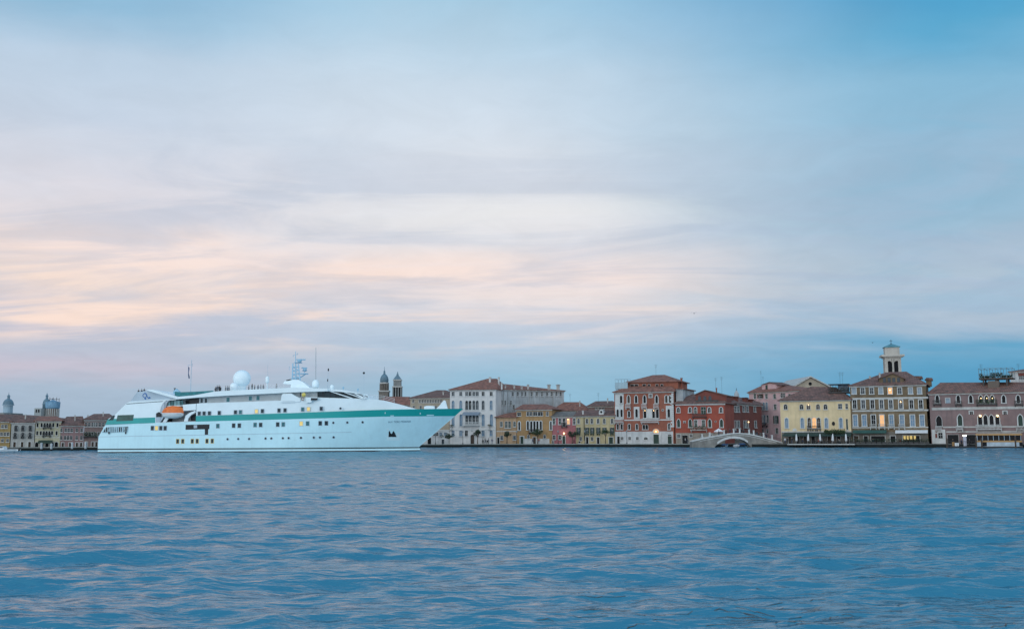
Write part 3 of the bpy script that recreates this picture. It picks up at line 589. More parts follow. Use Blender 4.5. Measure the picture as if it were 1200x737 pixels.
# ---- amber house
F = Facade('townhouse', 'amber orange house with row of five tall white framed windows', 'house', 605.4, 647, 479.9, P_amber, depth=14)
wins(F, [(608.3, dict(w=3.6, h=3.6, y=485.2)), 618.8, 621.9, (627.2, dict(w=4)), (633.2, dict(w=5)), (641.5, dict(w=1.8))], 484.7, 2.4, 4, pane='d', fw=.12)
wins(F, [(608.5, dict(y=499)), (647 and 645.6, dict(w=1.2))], 498.6, 1.4, 9.5, 'arch', 'd', fw=.35, bars=False)
wins(F, [618.6, 633.8], 498.3, 1.6, 9.8, 'arch', 'd', fw=.3, bars=False); wins(F, [622.6, 626.3, 629.8], 499.5, 1.7, 12, 'arch', 'd', fw=.27, bars=False)
F.balcony(619.8, 632.6, 506.4, .9, m_iron, d=.8)
wins(F, [619.4, 638.3], 511.4, 1.9, 3.8, 'arch', 'd', fw=.15)
F.door(611.7, 0, 3, 8, 'rect', 'n', m_stonew, .35); F.door(626.4, 0, 2.6, 7.5, 'rect', 'w')
F.band(614.6, 624.6, 513.9, 519.9, m_stonew, 'plinth', .05); F.band(628.4, 643.8, 513.9, 519.9, m_stonew, 'plinth', .05)
F.wall(); F.roof(m_roofR, ((613, 473.6), (641, 473.4))); 
F = Facade('long_house', 'red roofed house behind the amber and rose houses', 'house', 648, 690, 481.5, P_mauve, dl=322, dr=320, depth=14)
F.wall(); F.roof(m_roofR, ((661, 471), (680, 471))); F.chimney(679.5, 470, 473, 1.8); F.antenna(668, 461, 471)
# ---- rose house
F = Facade('townhouse', 'rose red house with lamp glowing over its door', 'house', 647.3, 674.8, 488.2, P_rose, depth=12)
wins(F, [649.2, 656.2], 493.7, 2.1, 6.4, fw=.22, pane='n'); F.win(661, 494.8, 2.4, 9, 'rect', 'd', fw=.2); F.win(666, 493.8, 2.2, 6, 'rect', 'l', fw=.22); F.win(673, 493.7, 1.9, 6.6, 'rect', 'd', fw=.2)
F.balcony(658.2, 664.4, 499.2, 1, m_iron, d=.8); wins(F, [649.4, 656.2], 512.3, 2.3, 4.4, fw=.15)
F.door(660.8, 0, 2.6, 8.8, 'rect', 'n'); F.door(645 and 648.0, 0, .9, 3, 'rect', 'd'); F.lamp(661, 507.6, .26, power=70); F.lamp(665.6, 491.3, .15, power=15)
F.wall(); F.roof(m_roofG, ((650, 482.3), (673, 482.2)))
# ---- yellow terrace house
F = Facade('townhouse', 'butter yellow house with dark open shutters left of the orange palace', 'house', 675, 720.3, 487.3, P_yel, depth=12)
wins(F, [678, 687.8, 693.5, 700.9, 708.2, 717.2], 493.2, 1.9, 5.2, 'arch', 'd', fw=.16)
wins(F, [678, 688, 694, 701.2, 708.5, 717.2], 504.1, 1.8, 6, pane='g', fw=.08, sh='n')
for x in (678, 688, 694, 701.2, 717.2): F.balcony(x-2, x+2, 507.6, .35, m_green, d=.45)
F.door(688.2, 0, 2.2, 7.4, 'rect', 'd'); wins(F, [680.5, 693.9], 514, 2, 3.6, fw=.12); F.door(701, 0, 2.2, 7, 'rect', 'd'); F.door(716, 0, 4, 7, 'rect', 'n'); wins(F, [679], 518, 1.2, 1.4, fw=.05)
u, z = F.pt(684.5, 490); MB().tube((u, -.12, 1), (u, -.12, F.zt-.3), .09, 6).build('drainpipe', m_iron, F.e)
F.wall(); F.roof(m_roofD, ((678, 480.8), (718, 480.4))); F.chimney(683.2, 481.5, 486.8, 2.4, m_stonew, v=1)
u, z = F.pt(704.5, 481.7, .3); k = F.sz(704)
d = MB(); d.prism([(u+x*k, z-.3+q*k) for x, q in [(-2.8, -3), (2.8, -3), (2.8, 0)]+[(2.8*cos(pi*i/6), 2.8*sin(pi*i/6)) for i in range(1, 7)]], .3, 3.5); o = d.build('dormer', m_stonew, F.roofo)
MB().prism([(u+1.3*k*cos(pi*i/6), z-.3+.3*k+1.3*k*sin(pi*i/6)) for i in range(12)], .24, .297).build('pane', m_dark, o)
F = Facade('long_house', 'dark roofed house behind the butter yellow house', 'house', 690, 722, 476, P_mauve, dl=316, dr=314, depth=12)
wins(F, [699, 703, 707], 478, 2, 2.5, fw=.08); F.wall(); F.roof(m_roofD, ((698, 470), (718, 469.6))); F.chimney(712, 467, 470.5, 1.8)
F.antenna(701, 460, 471)

# ---- orange brick palace
F = Facade('palace', 'tall orange brick palace with white ground floor and rooftop terrace cage', 'palace', 720.6, 790.2, 459.3, P_brick, depth=18)
F.band(720.7, 731, 461.0, 474.9, m_stonew, 'window_panel', .04); F.band(720.7, 731, 475.4, 491.5, m_stonew, 'window_panel', .04)
F.band(742.6, 749.6, 476.6, 491.0, m_stonew, 'window_panel', .04); F.band(780.2, 787.4, 475.3, 490.6, m_stonew, 'window_panel', .04)
F.band(720.7, 789, 505.6, 519.9, P_base, 'plinth', .03); F.band(731.5, 789, 491.6, 492.4); F.band(757.5, 764.6, 479, 490, m_stonew, 'carved_panel', .06); F.band(765, 769.6, 479.5, 479.9, m_stonew, 'carved_panel', .06)
S = dict(fw=.28, bars=False, v=0.0)
wins(F, [727.9, (736.7, dict(pane='w')), 745.5, 755.4, 769.5], 467.6, 2.3, 8.8, 'goth', 'd', fw=.3, bars=False)
F.win(762.4, 463.7, 2.2, 3, 'rect', 'd', fw=.3); wins(F, [780.9, 785.2], 467.6, 2.2, 8.2, 'arch', 'w', fw=.25, bars=False)
wins(F, [723.9, 728.4], 484, 1.9, 8.6, 'arch', 'd', fw=.18, bars=False); wins(F, [737.2], 485, 2, 6.8, 'arch', 'd', fw=.25, bars=False)
wins(F, [746, 783.8], 484, 2.2, 9.4, 'arch', 'd', fw=.2, bars=False); wins(F, [755.8, 765.8, 770.4], 484.6, 2.6, 9.8, 'rect', 'd', fw=.18, bars=False)
wins(F, [724, 728.6, 737.4, 746.4], 499.9, 1.8, 6, 'arch', 'd', fw=.2, bars=False); wins(F, [754.6, 758], 500.2, 2.2, 5.2, 'arch', 'd', fw=.14, bars=False); F.win(784.2, 499.6, 2, 6.6, 'arch', 'd', fw=.22)
wins(F, [729, 737.9, 746.9], 513.4, 2.2, 2.6, fw=.1); F.win(756.8, 513.2, 3.6, 3, 'arch', 'd', fw=.1)
F.door(724.8, 0, 2.4, 8, 'rect', 'd'); F.door(769, 0, 5.8, 10.4, 'rect', 'n', m_stonew, .3); F.door(784.9, 0, 4, 8.4, 'rect', 'n'); F.win(784.9, 509.3, 3.6, 1.8, 'arch', 'd', fw=.1, sill=False)
F.win(768.7, 504.5, 5.4, 4.6, 'arch', 'l', fw=.3, sill=False); F.lamp(768.7, 505.4, .2, power=14)
F.balcony(720.3, 731.2, 494.8, 1.0, m_stonew); F.balcony(751.8, 772.6, 494.6, 1.05, m_stonew, d=1.1)
for x in (736.5, 755.2, 769.4): F.balcony(x-3, x+3, 477.2, .95, m_stonew, d=.9)
F.lamp(755.8, 481, .13, power=8); F.lamp(766, 481, .13, power=8); F.win(776.8, 480.5, 1.8, 1.8, 'round', 'w', m_stonew, fw=.12, sill=False)
qn = MB(); u, z0 = F.pt(789.8, 500)
for i in range(18): w_ = .95 if i % 2 else .55; zz = F.zt-.5-i*.55; qn.box(u-w_, u+.05, -.05, -.003, zz-.5, zz)
qn.build('quoins', m_stonew, F.e)
F.wall(); F.roof(m_roofR, ((740, 451), (786, 451)), rv=5)
# attic storey set back above the eaves, and its own roof
ua, za = F.pt(736.5, 448.9, 5); ub, _ = F.pt(795, 448.9, 5)
att = MB().box(ua, ub, 4.2, 17, F.zt+.3, za).build('attic_storey', P_brick, F.e)
for px, ww in ((741, 4), (745.8, 4.2), (755, 3.6), (760.7, 2.4), (770, 2.4), (775.7, 2.4)):
    u, z = F.pt(px, 453, 4.2); k = F.sz(px); o = MB().box(u-ww*k/2-.10, u+ww*k/2+.10, 4.08, 4.197, z-.84, z+.76).build('window', m_stonew if px > 758 else m_stone, F.e); MB().box(u-ww*k/2, u+ww*k/2, 4.02, 4.078, z-.74, z+.66).build('pane', m_dark, o)
z = za+.01; (ra, rz1) = F.pt(765, 439.4, 11); (rb, _) = F.pt(779, 439.4, 11)
vs = [(ua-.8, 3.4, z), (ub+.8, 3.4, z), (ub+.8, 17.8, z), (ua-.8, 17.8, z), (ua-.8, 3.4, z+.18), (ub+.8, 3.4, z+.18), (ub+.8, 17.8, z+.18), (ua-.8, 17.8, z+.18), (ra, 11, rz1), (rb, 11, rz1)]
r2 = MB().add(vs, [(0, 3, 2, 1), (0, 1, 5, 4), (1, 2, 6, 5), (2, 3, 7, 6), (3, 0, 4, 7), (4, 5, 9, 8), (5, 6, 9), (6, 7, 8, 9), (7, 4, 8)]).build('roof', m_roofR, F.e)
F.roofo = r2; F.chimney(798.5, 443.2, 456, 3, P_brick, v=7); F.chimney(735.5, 446.5, 450, 2, P_brick, v=6)
u0, _ = F.pt(790.4, 459); u1, zt = F.pt(802.2, 456.3, 4)
o = MB().box(u0, u1, 1.8, 17.5, 0, zt).build('side_wing', P_grey, F.e); MB().box(u0+.1, u1+.5, 1.3, 18, zt+.003, zt+.25).build('roof', m_roofR, F.e)
# roof terrace cage
u0, z0 = F.pt(721, 455.3, 2.5); u1, z1 = F.pt(735.6, 444.2, 2.5); m_cage = mat('pale_blue_metal', (.32, .46, .52), .5, .1)
c = MB(); c.box(u0, u1, 2.2, 6.2, z0-.15, z0); o = c.build('roof_terrace', m_cage, F.e); c = MB()
zr = F.pt(721, 448.3, 2.5)[1]
for x in np.linspace(u0+.04, u1-.04, 5):
    for y in (2.3, 6.1): c.box(x-.04, x+.04, y-.04, y+.04, z0+.001, z1)
    c.box(x-.03, x+.03, 2.35, 6.05, z1+.001, z1+.06)
c.box(u0, u1, 2.25, 2.35, z1+.002, z1+.08); c.box(u0, u1, 2.26, 2.34, zr-.08, zr)
c.build('frame', m_cage, o); MB().box(u0+.06, u1-.06, 2.28, 2.32, z0+.01, zr-.09).build('panel', m_cage, o)
for x in (u0+.3, u1-.3): MB().box(x-.1, x+.1, 2.4, 2.6, F.zt+.2, z0-.151).build('post', m_cage, o)
F.antenna(768.5, 427, 440, 9)

# ---- deep red house and its wing along the canal
F = Facade('townhouse', 'deep red house with pointed windows and brick gable left of the bridge', 'house', 791.6, 850, 473.2, P_red, depth=16)
wins(F, [795, 808.7, 831.2, 845], 480.3, 2.6, 5.4, 'arch', 'd', fw=.28); F.win(815, 480.8, 2.2, 7, 'arch', 'n', fw=.24, sill=False); F.win(824.4, 481, 5, 8.2, 'rect', 'n', fw=.06, sill=False)
wins(F, [795.3, 808.9, 831.8, 845.5], 495.7, 2.8, 9.2, 'goth', 'n', fw=.25, bars=False); wins(F, [815.4, 824.5], 496, 2.6, 7.4, 'rect', 'n', fw=.25, sill=False); F.band(817.8, 821.8, 491, 499.5, P_salm, 'panel', .03)
F.balcony(811.6, 828, 488.2, .9, m_iron, d=.9, planter=False); F.balcony(809.8, 828.8, 503.8, .9, m_stone, d=1.0, planter=True)
F.win(802.2, 494.6, 1.4, 1.8, 'rect', 'w', m_stonew, fw=.14, sill=False); F.win(838.6, 493.8, 1.2, 1.4, 'round', 'w', m_stone, fw=.1)
F.band(791.8, 849.8, 507.2, 519.9, P_beige, 'plinth', .03)
wins(F, [795.5, 832.6], 510.6, 3, 3.4, fw=.15, pane='g'); F.win(810, 510.4, 2.2, 3, fw=.12); F.door(802.8, 0, 6, 9.4, 'rect', 'd', m_stone, .15); F.door(823, 0, 2.4, 7, 'rect', 'd')
F.band(791.8, 849.9, 473.2, 474.2, m_stonew, 'string_course', .25); F.wall(); F.roof(m_roofD, ((811, 461.6), (846, 461.6)), cornice=False)
a = [F.pt(*q, 1.6) for q in ((815.2, 472), (851.5, 472), (851.5, 463.3), (826, 457.9), (815.2, 462.2))]
o = MB().prism(a, 1.6, 9).build('gable', P_redd, F.e)
for px in (819.9, 826.2, 832.2):
    u, z = F.pt(px, 469.8, 1.6); k = F.sz(px); MB().prism([(u+x*k, z+q*k) for x, q in outline('arch', 3.4, 6)], 1.54, 1.597).build('window', m_greygl, F.e)
a = [F.pt(*q, 1.3) for q in ((814, 462.8), (826, 457.4), (840, 458.8), (852.5, 464), (852.5, 463.1), (843, 457.8), (826, 456.6), (813.6, 462))]
rr_ = MB().prism([a[0], a[1], a[3], a[4], a[6], a[7]], 1.2, 9.4).build('gable_roof', m_roofD, F.e)
F.chimney(839.5, 454.8, 459, 2, P_brick, v=4); F.antenna(838.5, 442.5, 458, 5); F.antenna(845.5, 441.5, 459, 6)
u0, z0 = F.pt(815, 471, .9); u1, _ = F.pt(842, 471, .9); MB().box(u0, u1, .8, .9, z0-.4, z0+.5).build('terrace_rail', m_iron, F.e)
F = Facade('townhouse', 'red canal side house, darkened as a shaded side, receding behind the bridge', 'house', 850.3, 893.5, 473.6, P_redd, dl=292.5, dr=322, depth=12)  # darker red wall: shade of the side turned away is in the colour
F.band(850.5, 893.3, 473.6, 474.5, m_stone, 'string_course', .2)
wins(F, [852.7, 861.6, 865, 871.5, 875.6, 884.3], 479.4, 2.4, 6, 'rect', 'g', fw=.22); wins(F, [853.4, 861.7, 865.4, 872.6, 875.6, 885.3], 497, 2.4, 7.4, 'rect', 'g', fw=.2)
wins(F, [854, 863, 873, 883], 512, 2.6, 4.5, 'rect', 'd', fw=.1)
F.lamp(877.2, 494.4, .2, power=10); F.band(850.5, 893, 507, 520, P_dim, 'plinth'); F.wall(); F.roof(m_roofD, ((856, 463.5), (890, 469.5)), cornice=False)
for px, a, b in ((862, 465.2, 470.5), (873, 466.3, 470.5), (878.8, 468.5, 473), (856, 464.5, 469)): F.chimney(px, a, b, 2.6, P_redd, v=2.4)
Y = 520; e = church_base('bell_tower', 'tiny far pale belfry with spire over the red house roofs', 'bell tower', 864.8, Y)
MB().lathe((0, 0, 0), [(wz(3, Y), 0), (wz(3, Y), hz(463, 865, Y)), (wz(2.6, Y), hz(461, 865, Y)), (wz(1.3, Y), hz(458.5, 865, Y)), (.3, hz(457.5, 865, Y))], 14).build('dome', plaster('chalk_stone', (.5, .53, .55)), e, True)
MB().tube((0, 0, hz(457.7, 865, Y)), (0, 0, hz(454.3, 865, Y)), .3, 6, .08).build('spire', m_lead, e)

# ---- pink canal house
F = Facade('townhouse', 'tall salmon pink house with green shutters beyond the bridge', 'house', 879.3, 938, 459.0, P_salm, dl=336, dr=318, depth=16)
wins(F, [884.8, 898.2, 907.8, 925.5], 464.2, 2.6, 5, pane='n', fw=.08); F.win(891.2, 464.2, 3, 4.6, 'rect', 'd', fw=.08, sh='w'); wins(F, [916.2, 919], 463.2, 2, 4.8, pane='d', fw=.08, sh=None)
wins(F, [891.6, 895.1, 898.6], 475.8, 2.0, 8.6, 'arch', 'b', fw=.16); F.win(908.5, 476.6, 2.6, 5.6, 'rect', 'n', fw=.1)
wins(F, [892.2, 895.8], 491, 1.9, 9.6, 'arch', 'b', fw=.14); F.win(899.6, 490.6, 1.9, 8.4, 'arch', 'd', fw=.14); F.win(909.6, 491.6, 2.6, 8.8, 'rect', 'g', fw=.1, sh='n')
F.balcony(893.4, 899.6, 498.5, .9, m_iron); wins(F, [894, 899.4], 504.8, 1.8, 3.8, pane='d', fw=.08); F.win(910.5, 504.6, 2.8, 5.8, 'rect', 'n', fw=.1); wins(F, [889.5], 498, 2.2, 7, pane='d', fw=.1)
F.wall(); F.roof(m_roofR, ((896, 450.2), (916, 450.2)))
o = MB().prism([F.pt(*q, 2.5) for q in ((892.8, 458.2), (909.8, 458.2), (909.8, 450.2), (901.5, 448.6), (892.8, 450.4))], 2.5, 8).build('dormer', P_salm, F.roofo)
u, z = F.pt(898.4, 453.6, 2.5); MB().box(u-.45, u+.45, 2.44, 2.497, z-.7, z+.7).build('pane', m_green, o)
a = [F.pt(*q, 2.1) for q in ((890.8, 451.1), (901.5, 448.6), (911.8, 450.9), (901.5, 447.4))]; MB().prism([a[0], a[1], a[2], a[3]], 2.0, 8.3).build('roof', m_roofD, o)
F.antenna(891.5, 434.5, 450, 8); F.antenna(894, 441, 450, 8)
# church front behind
F = Facade('church', 'cream church gable with round window rising behind the yellow house', 'church', 929, 975, 455, P_cream, dl=350, dr=350, depth=30)
F.zt = F.pt(950, 454.6)[1]; F.wall(); F.band(929, 975, 454.4, 455.6, m_stone, 'cornice', .5)
a = [F.pt(*q) for q in ((930, 454.3), (973, 454.3), (949.6, 442.6))]; g = MB().prism(a, .2, 30).build('pediment', P_cream, F.e)
u, z = F.pt(949.6, 449.6); MB().prism([(u+.6*cos(pi*i/6), z+.6*sin(pi*i/6)) for i in range(12)], .14, .197).build('round_window', m_dark, F.e)
for (p, q) in (((928.2, 454.6), (949.6, 442.0)), ((949.6, 442.0), (974.5, 454.6))):
    a = F.pt(*p); b = F.pt(*q); MB().prism([a, b, (b[0], b[1]+.45), (a[0], a[1]+.45)], -.5, 30).build('raking_cornice', m_stone, F.e)

# ---- soft yellow restaurant house
F = Facade('restaurant_house', 'yellow house with arched windows over a green terrace canopy', 'house', 915.6, 998.2, 469.0, P_butter, depth=16)
wins(F, [920.6, 939.3, (947.4, dict(pane='w')), (958.6, dict(pane='w')), 967.4], 476.6, 3.4, 5.4, 'arch', 'd', fw=.12); wins(F, [984.5], 476, 3.6, 5.2, 'rect', 'g', fw=.12); F.win(992.2, 476, 1.8, 5.6, 'rect', 'd', fw=.08)
F.lamp(947.4, 474.4, .13, power=4)
wins(F, [921.9, 940.2, 968.4, 985.5], 495.6, 2.7, 11.4, 'arch', 'b', fw=.3, sill=True); F.win(992.6, 497, 1.1, 12, 'rect', 'n', fw=.08)
F.win(948.4, 495.4, 2.8, 11.6, 'arch', 'w', fw=.2); F.win(954.2, 495.4, 4.0, 12, 'arch', 'l', fw=.2); F.win(959.5, 495.4, 3.2, 11.8, 'arch', 'w', fw=.2)
for x in (948.4, 954.2, 959.5): F.balcony(x-2.4, x+2.4, 502.5, .9, m_iron, d=.4)
F.win(976.7, 496.2, 2.4, 4, 'round', 'd', m_iron, fw=.1, sill=False)
a = F.pt(931.3, 504.8); MB().prism([(a[0]+2.1*F.sz(931)*1.25*cos(pi*i/10), a[1]+2.0*F.sz(931)*1.6*sin(pi*i/10)) for i in range(11)], -.06, -.003).build('shell_plaque', m_stonew, F.e)
for x in (926, 935, 944, 953, 962, 972, 983, 993): F.door(x, 0, 3.2, 8, 'rect', 'd' if x % 2 else 'w')
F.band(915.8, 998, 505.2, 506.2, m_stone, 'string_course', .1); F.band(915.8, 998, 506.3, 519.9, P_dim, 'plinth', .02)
F.wall(); F.roof(m_roofD, ((950, 452.9), (979, 453.5)), ov=.7)
u0, z0 = F.pt(970.6, 459.4, 3); u1, z1 = F.pt(995, 450, 3); o = MB().box(u0, u1, 3, 9, z0-.3, z0).build('roof_terrace', m_iron, F.e); c = MB()
for x in np.linspace(u0+.05, u1-.05, 9):
    for y in (3.05, 8.95): c.box(x-.05, x+.05, y-.05, y+.05, z0+.001, z0+1.1 if int(x*7) % 2 else z1)
c.box(u0, u1, 3, 3.1, z0+1.1, z0+1.2); c.box(u0, u1, 3, 3.1, z0+.55, z0+.6); c.box(u0, u1, 2.9, 9.1, z1, z1+.12); c.build('frame', m_iron, o)
g = F.sz(980); MB().box(u0+11*g, u1-2.5*g, 6, 8.8, z0+.002, z1-.01).build('glass_shelter', m_skygl, o)
lm = MB()
for i in range(160): leafquad(lm, (random.uniform(u0+.2, u1), random.uniform(3.2, 4.2), z0+.2+random.random()*1.1), .25)
lm.build('plants', m_leafD, o)
for px in (980, 983): F.antenna(px+.5*8, 436, 452, 8)
# canopy
u0, z0 = F.pt(917.5, 507.6, -3); u1, _ = F.pt(997.5, 507.6, -3)
cn = MB().add([(u0, -4.2, z0-.55), (u1, -4.2, z0-.55), (u1, -.25, z0+.15), (u0, -.25, z0+.15), (u0, -4.2, z0-.8), (u1, -4.2, z0-.8), (u1, -.25, z0), (u0, -.25, z0)], [(0, 1, 2, 3), (7, 6, 5, 4), (4, 5, 1, 0), (0, 3, 7, 4), (1, 5, 6, 2)]).build('canopy', mat('dark_green_canvas', (.018, .05, .042), .8), F.e)
for x in np.linspace(u0+.1, u1-.1, 9): MB().box(x-.06, x+.06, -4.15, -4.03, 0.004, z0-.82).build('canopy_post', m_iron, F.e)
lm = MB()
ua, za = F.pt(966, 506, -3); ub, _ = F.pt(990, 506, -3)
for i in range(700): leafquad(lm, (random.uniform(ua, ub), random.uniform(-4.2, -1.0), za-.1+random.gauss(.15, .25)), .28)
lm.build('climbing_plants', m_leaf, F.e)

# ---- umber hotel
F = Facade('hotel', 'umber brown four storey hotel with rows of pale framed windows', 'hotel', 998.6, 1088, 451.6, P_umber, depth=20)
m_curt = mat('curtained_pane', (.30, .38, .45), .6, .1)
PANE['c'] = m_curt
xs = [1000.9, 1011, 1021.4, 1032.2, 1043, 1054.3, 1067, 1077.6]
wins(F, [(x, dict(pane='c' if i in (0, 3, 6, 7) else 'l' if i == 4 else 'g')) for i, x in enumerate(xs)], 457.9, 3.6, 6.8, fw=.25)
xs = [1001.5, 1011.6, 1022.3, 1033, 1043.9, 1055.6, 1068, 1079]
wins(F, [(x, dict(pane='d' if i in (0, 2, 6, 7) else 'g')) for i, x in enumerate(xs)], 473.5, 3.4, 9.6, fw=.28)
xs = [1002.4, 1012.9, 1023.6, 1033.6, 1044.7, 1057, 1069.4, 1080.6]
wins(F, [(x, dict(pane='b' if i not in (2, 3) else 'd' if i == 2 else 'l')) for i, x in enumerate(xs)], 492.7, 3.9, 12.6, fw=.28)
F.lamp(1043, 457, .17, power=5); F.lamp(1055.4, 470.8, .17, power=5)
for x in (1023.6, 1033.6, 1044.7, 1057): F.balcony(x-4, x+4, 500.8, .9, m_stone, d=.7)
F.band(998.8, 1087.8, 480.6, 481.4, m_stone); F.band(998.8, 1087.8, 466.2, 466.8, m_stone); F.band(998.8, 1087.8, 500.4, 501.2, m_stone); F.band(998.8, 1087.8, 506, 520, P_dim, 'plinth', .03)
F.door(1003.5, 0, 4.6, 8.5, 'rect', 'w'); F.door(1014.8, 0, 4, 8.5, 'rect', 'd'); F.door(1029, 0, 15.5, 8.5, 'rect', 'd'); F.door(1046.5, 0, 5, 8.5, 'rect', 'd')
F.door(1068, 0, 19, 8.8, 'rect', 'd', m_stonew, .2)
gl = MB(); 
for px, w_ in ((1060, 2.6), (1063.6, 2.2), (1067.5, 3), (1072, 2.4)): u, z = F.pt(px, 511.6); k = F.sz(px); gl.box(u-w_*k/2, u+w_*k/2, .10, .2, z-.75, z+.7)
gl.build('shop_light', mat('shop_glow', (.6, .5, .2), .5, .3, 3, emit=(.85, .58, .16), estr=.5), F.e)
for (a, b, mm, nm) in ((1000, 1038.5, mat('bottle_green_canvas', (.03, .10, .085), .8), 'awning'), (1049.5, 1087.2, m_whitecloth, 'awning')):
    u0, z0 = F.pt(a, 503.8, -.1); u1, z1 = F.pt(b, 507.4, -2.4)
    MB().add([(u0, -2.4, z1+.35), (u1, -2.4, z1+.35), (u1, -.09, z0), (u0, -.09, z0), (u0, -2.4, z1), (u1, -2.4, z1), (u1, -.09, z0-.12), (u0, -.09, z0-.12)], [(0, 1, 2, 3), (7, 6, 5, 4), (4, 5, 1, 0), (0, 3, 7, 4), (1, 5, 6, 2)]).build(nm, mm, F.e)
F.wall(); F.roof(m_roofD, ((1038, 436.2), (1062, 435.2)))
a = [F.pt(*q, 1.5) for q in ((1030, 450.5), (1059, 450.5), (1059, 443), (1046, 437.4), (1030, 443.4))]; o = MB().prism(a, 1.5, 8).build('gable', P_umber, F.e)
for px in (1036.5, 1042, 1047.5, 1053): u, z = F.pt(px, 445.6, 1.5); k = F.sz(px); MB().box(u-1.8*k, u+1.8*k, 1.44, 1.497, z-.7, z+.7).build('window', m_greygl, F.e)
a = [F.pt(*q, 1.2) for q in ((1028.6, 444.4), (1046, 437.8), (1060.5, 444), (1060.5, 442.9), (1046, 436.4), (1028.6, 443.2))]; MB().prism([a[0], a[1], a[2], a[3], a[4], a[5]], 1.0, 8.5).build('gable_roof', m_roofD, F.e)
for px, a, b, w_ in ((1019.4, 441.3, 447, 2.8), (1030.8, 437.5, 443, 2.8)): F.chimney(px, a, b, w_, m_stone, v=5)
for px, a, w_ in ((1074, 440.5, 13), (1088, 442.5, 9)):
    u, z = F.pt(px, a, 9); k = F.sz(px)*w_/2; o = MB().box(u-k*.7, u+k*.7, 9, 13, F.zt, z-.5).build('roof_hut', P_umber, F.roofo); MB().prism([(u-k*1.1, z-.6), (u+k*1.1, z-.75), (u+k*1.0, z-.1), (u-k*.5, z)], 8.4, 13.5).build('roof', m_roofD, o)
u, z = F.pt(1019.2, 444, 5)
# gap house with a very dark wall colour, between hotel and mauve palace
F = Facade('townhouse', 'narrow dark recessed house between the hotel and the mauve palace', 'house', 1088.3, 1093.5, 462, plaster('dark_plaster', (.10, .09, .085)), dl=272, dr=271, depth=8)
F.win(1090, 476, 1.6, 6, fw=.08); F.win(1090, 494, 1.6, 6, fw=.08); F.door(1090.4, 0, 3, 8, 'rect', 'd'); F.wall()
# ---- campanile
Y = 320; px0 = 1049.8; p = at_depth(px0, Y); e = tag(empty('bell_tower', (p.x, Y, GZ), R(-14)), 'white square bell tower with teal pyramid cap above the hotel roof', 'bell tower')
m_camp = plaster('white_tower_stone', (.66, .61, .54), .35, .1)
a = wz(8.9, Y); zA = hz(433.5, px0, Y); zB = hz(419.6, px0, Y); zC = hz(416.2, px0, Y); zD = hz(407.6, px0, Y); zE = hz(402.6, px0, Y); zF = hz(397.8, px0, Y)
MB().box(-a, a, -a, a, 0, zA-1).build('shaft', m_camp, e)
t_ = .5; bl = MB(); k = Y/FPX
for s_ in (-1, 1):
    for q in (-1, 0, 1):
        w_ = (.18, .11, .18)[q+1]*a*2; c_ = q*(a-w_/2) if q else 0
        bl.box(c_-w_/2, c_+w_/2, s_*(a-.25)-.25, s_*(a-.25)+.25, zA-.999, zB-.4); bl.box(s_*(a-.25)-.25, s_*(a-.25)+.25, max(-a+.51, c_-w_/2), min(a-.51, c_+w_/2), zA-.999, zB-.4)
    for c_ in (-.265*a*1.0, ):
        pass
    for cc in (-.45*a, .45*a):    # arches over the openings
        ww = .56*a; pts = [(cc-ww/2-.02, zB-.41), (cc-ww/2-.02, zB-1.6)]+[(cc-(ww/2-.02)*cos(pi*i/8), zB-1.6+(ww/2-.1)*sin(pi*i/8)) for i in range(9)]+[(cc+ww/2+.02, zB-1.6), (cc+ww/2+.02, zB-.41)]
        m_ = MB(); bl.prism(pts, s_*(a-.25)-.22, s_*(a-.25)+.22)
bl.build('belfry', m_camp, e)
MB().box(-a*.72, a*.72, -a*.72, a*.72, zA-.9, zB-.5).build('bell_chamber', m_dark, e)
MB().box(-a, a, -a, a, zB-.399, zB).build('frieze', m_camp, e)
co = MB(); co.box(-a*1.16, a*1.16, -a*1.16, a*1.16, zB+.001, zB+.35); co.box(-a*1.42, a*1.42, -a*1.42, a*1.42, zB+.351, zC); co.build('cornice', m_camp, e)
b_ = wz(8.0, Y); MB().box(-b_, b_, -b_, b_, zC+.001, zD).build('attic', m_camp, e)
c_ = b_*1.12; MB().add([(-c_, -c_, zD+.001), (c_, -c_, zD+.001), (c_, c_, zD+.001), (-c_, c_, zD+.001), (-c_, -c_, zD+.25), (c_, -c_, zD+.25), (c_, c_, zD+.25), (-c_, c_, zD+.25), (0, 0, zE)], [(0, 3, 2, 1), (0, 1, 5, 4), (1, 2, 6, 5), (2, 3, 7, 6), (3, 0, 4, 7), (4, 5, 8), (5, 6, 8), (6, 7, 8), (7, 4, 8)]).build('roof', mat('verdigris', (.10, .26, .30), .6, .2, 1), e)
cr_ = MB(); cr_.tube((0, 0, zE-.1), (0, 0, zF), .07, 6); cr_.tube((-.45, 0, zF-.5), (.45, 0, zF-.5), .06, 5); cr_.lathe((0, 0, zE-.05), sphere_prof(.22, 6), 8); cr_.build('cross', m_iron, e)

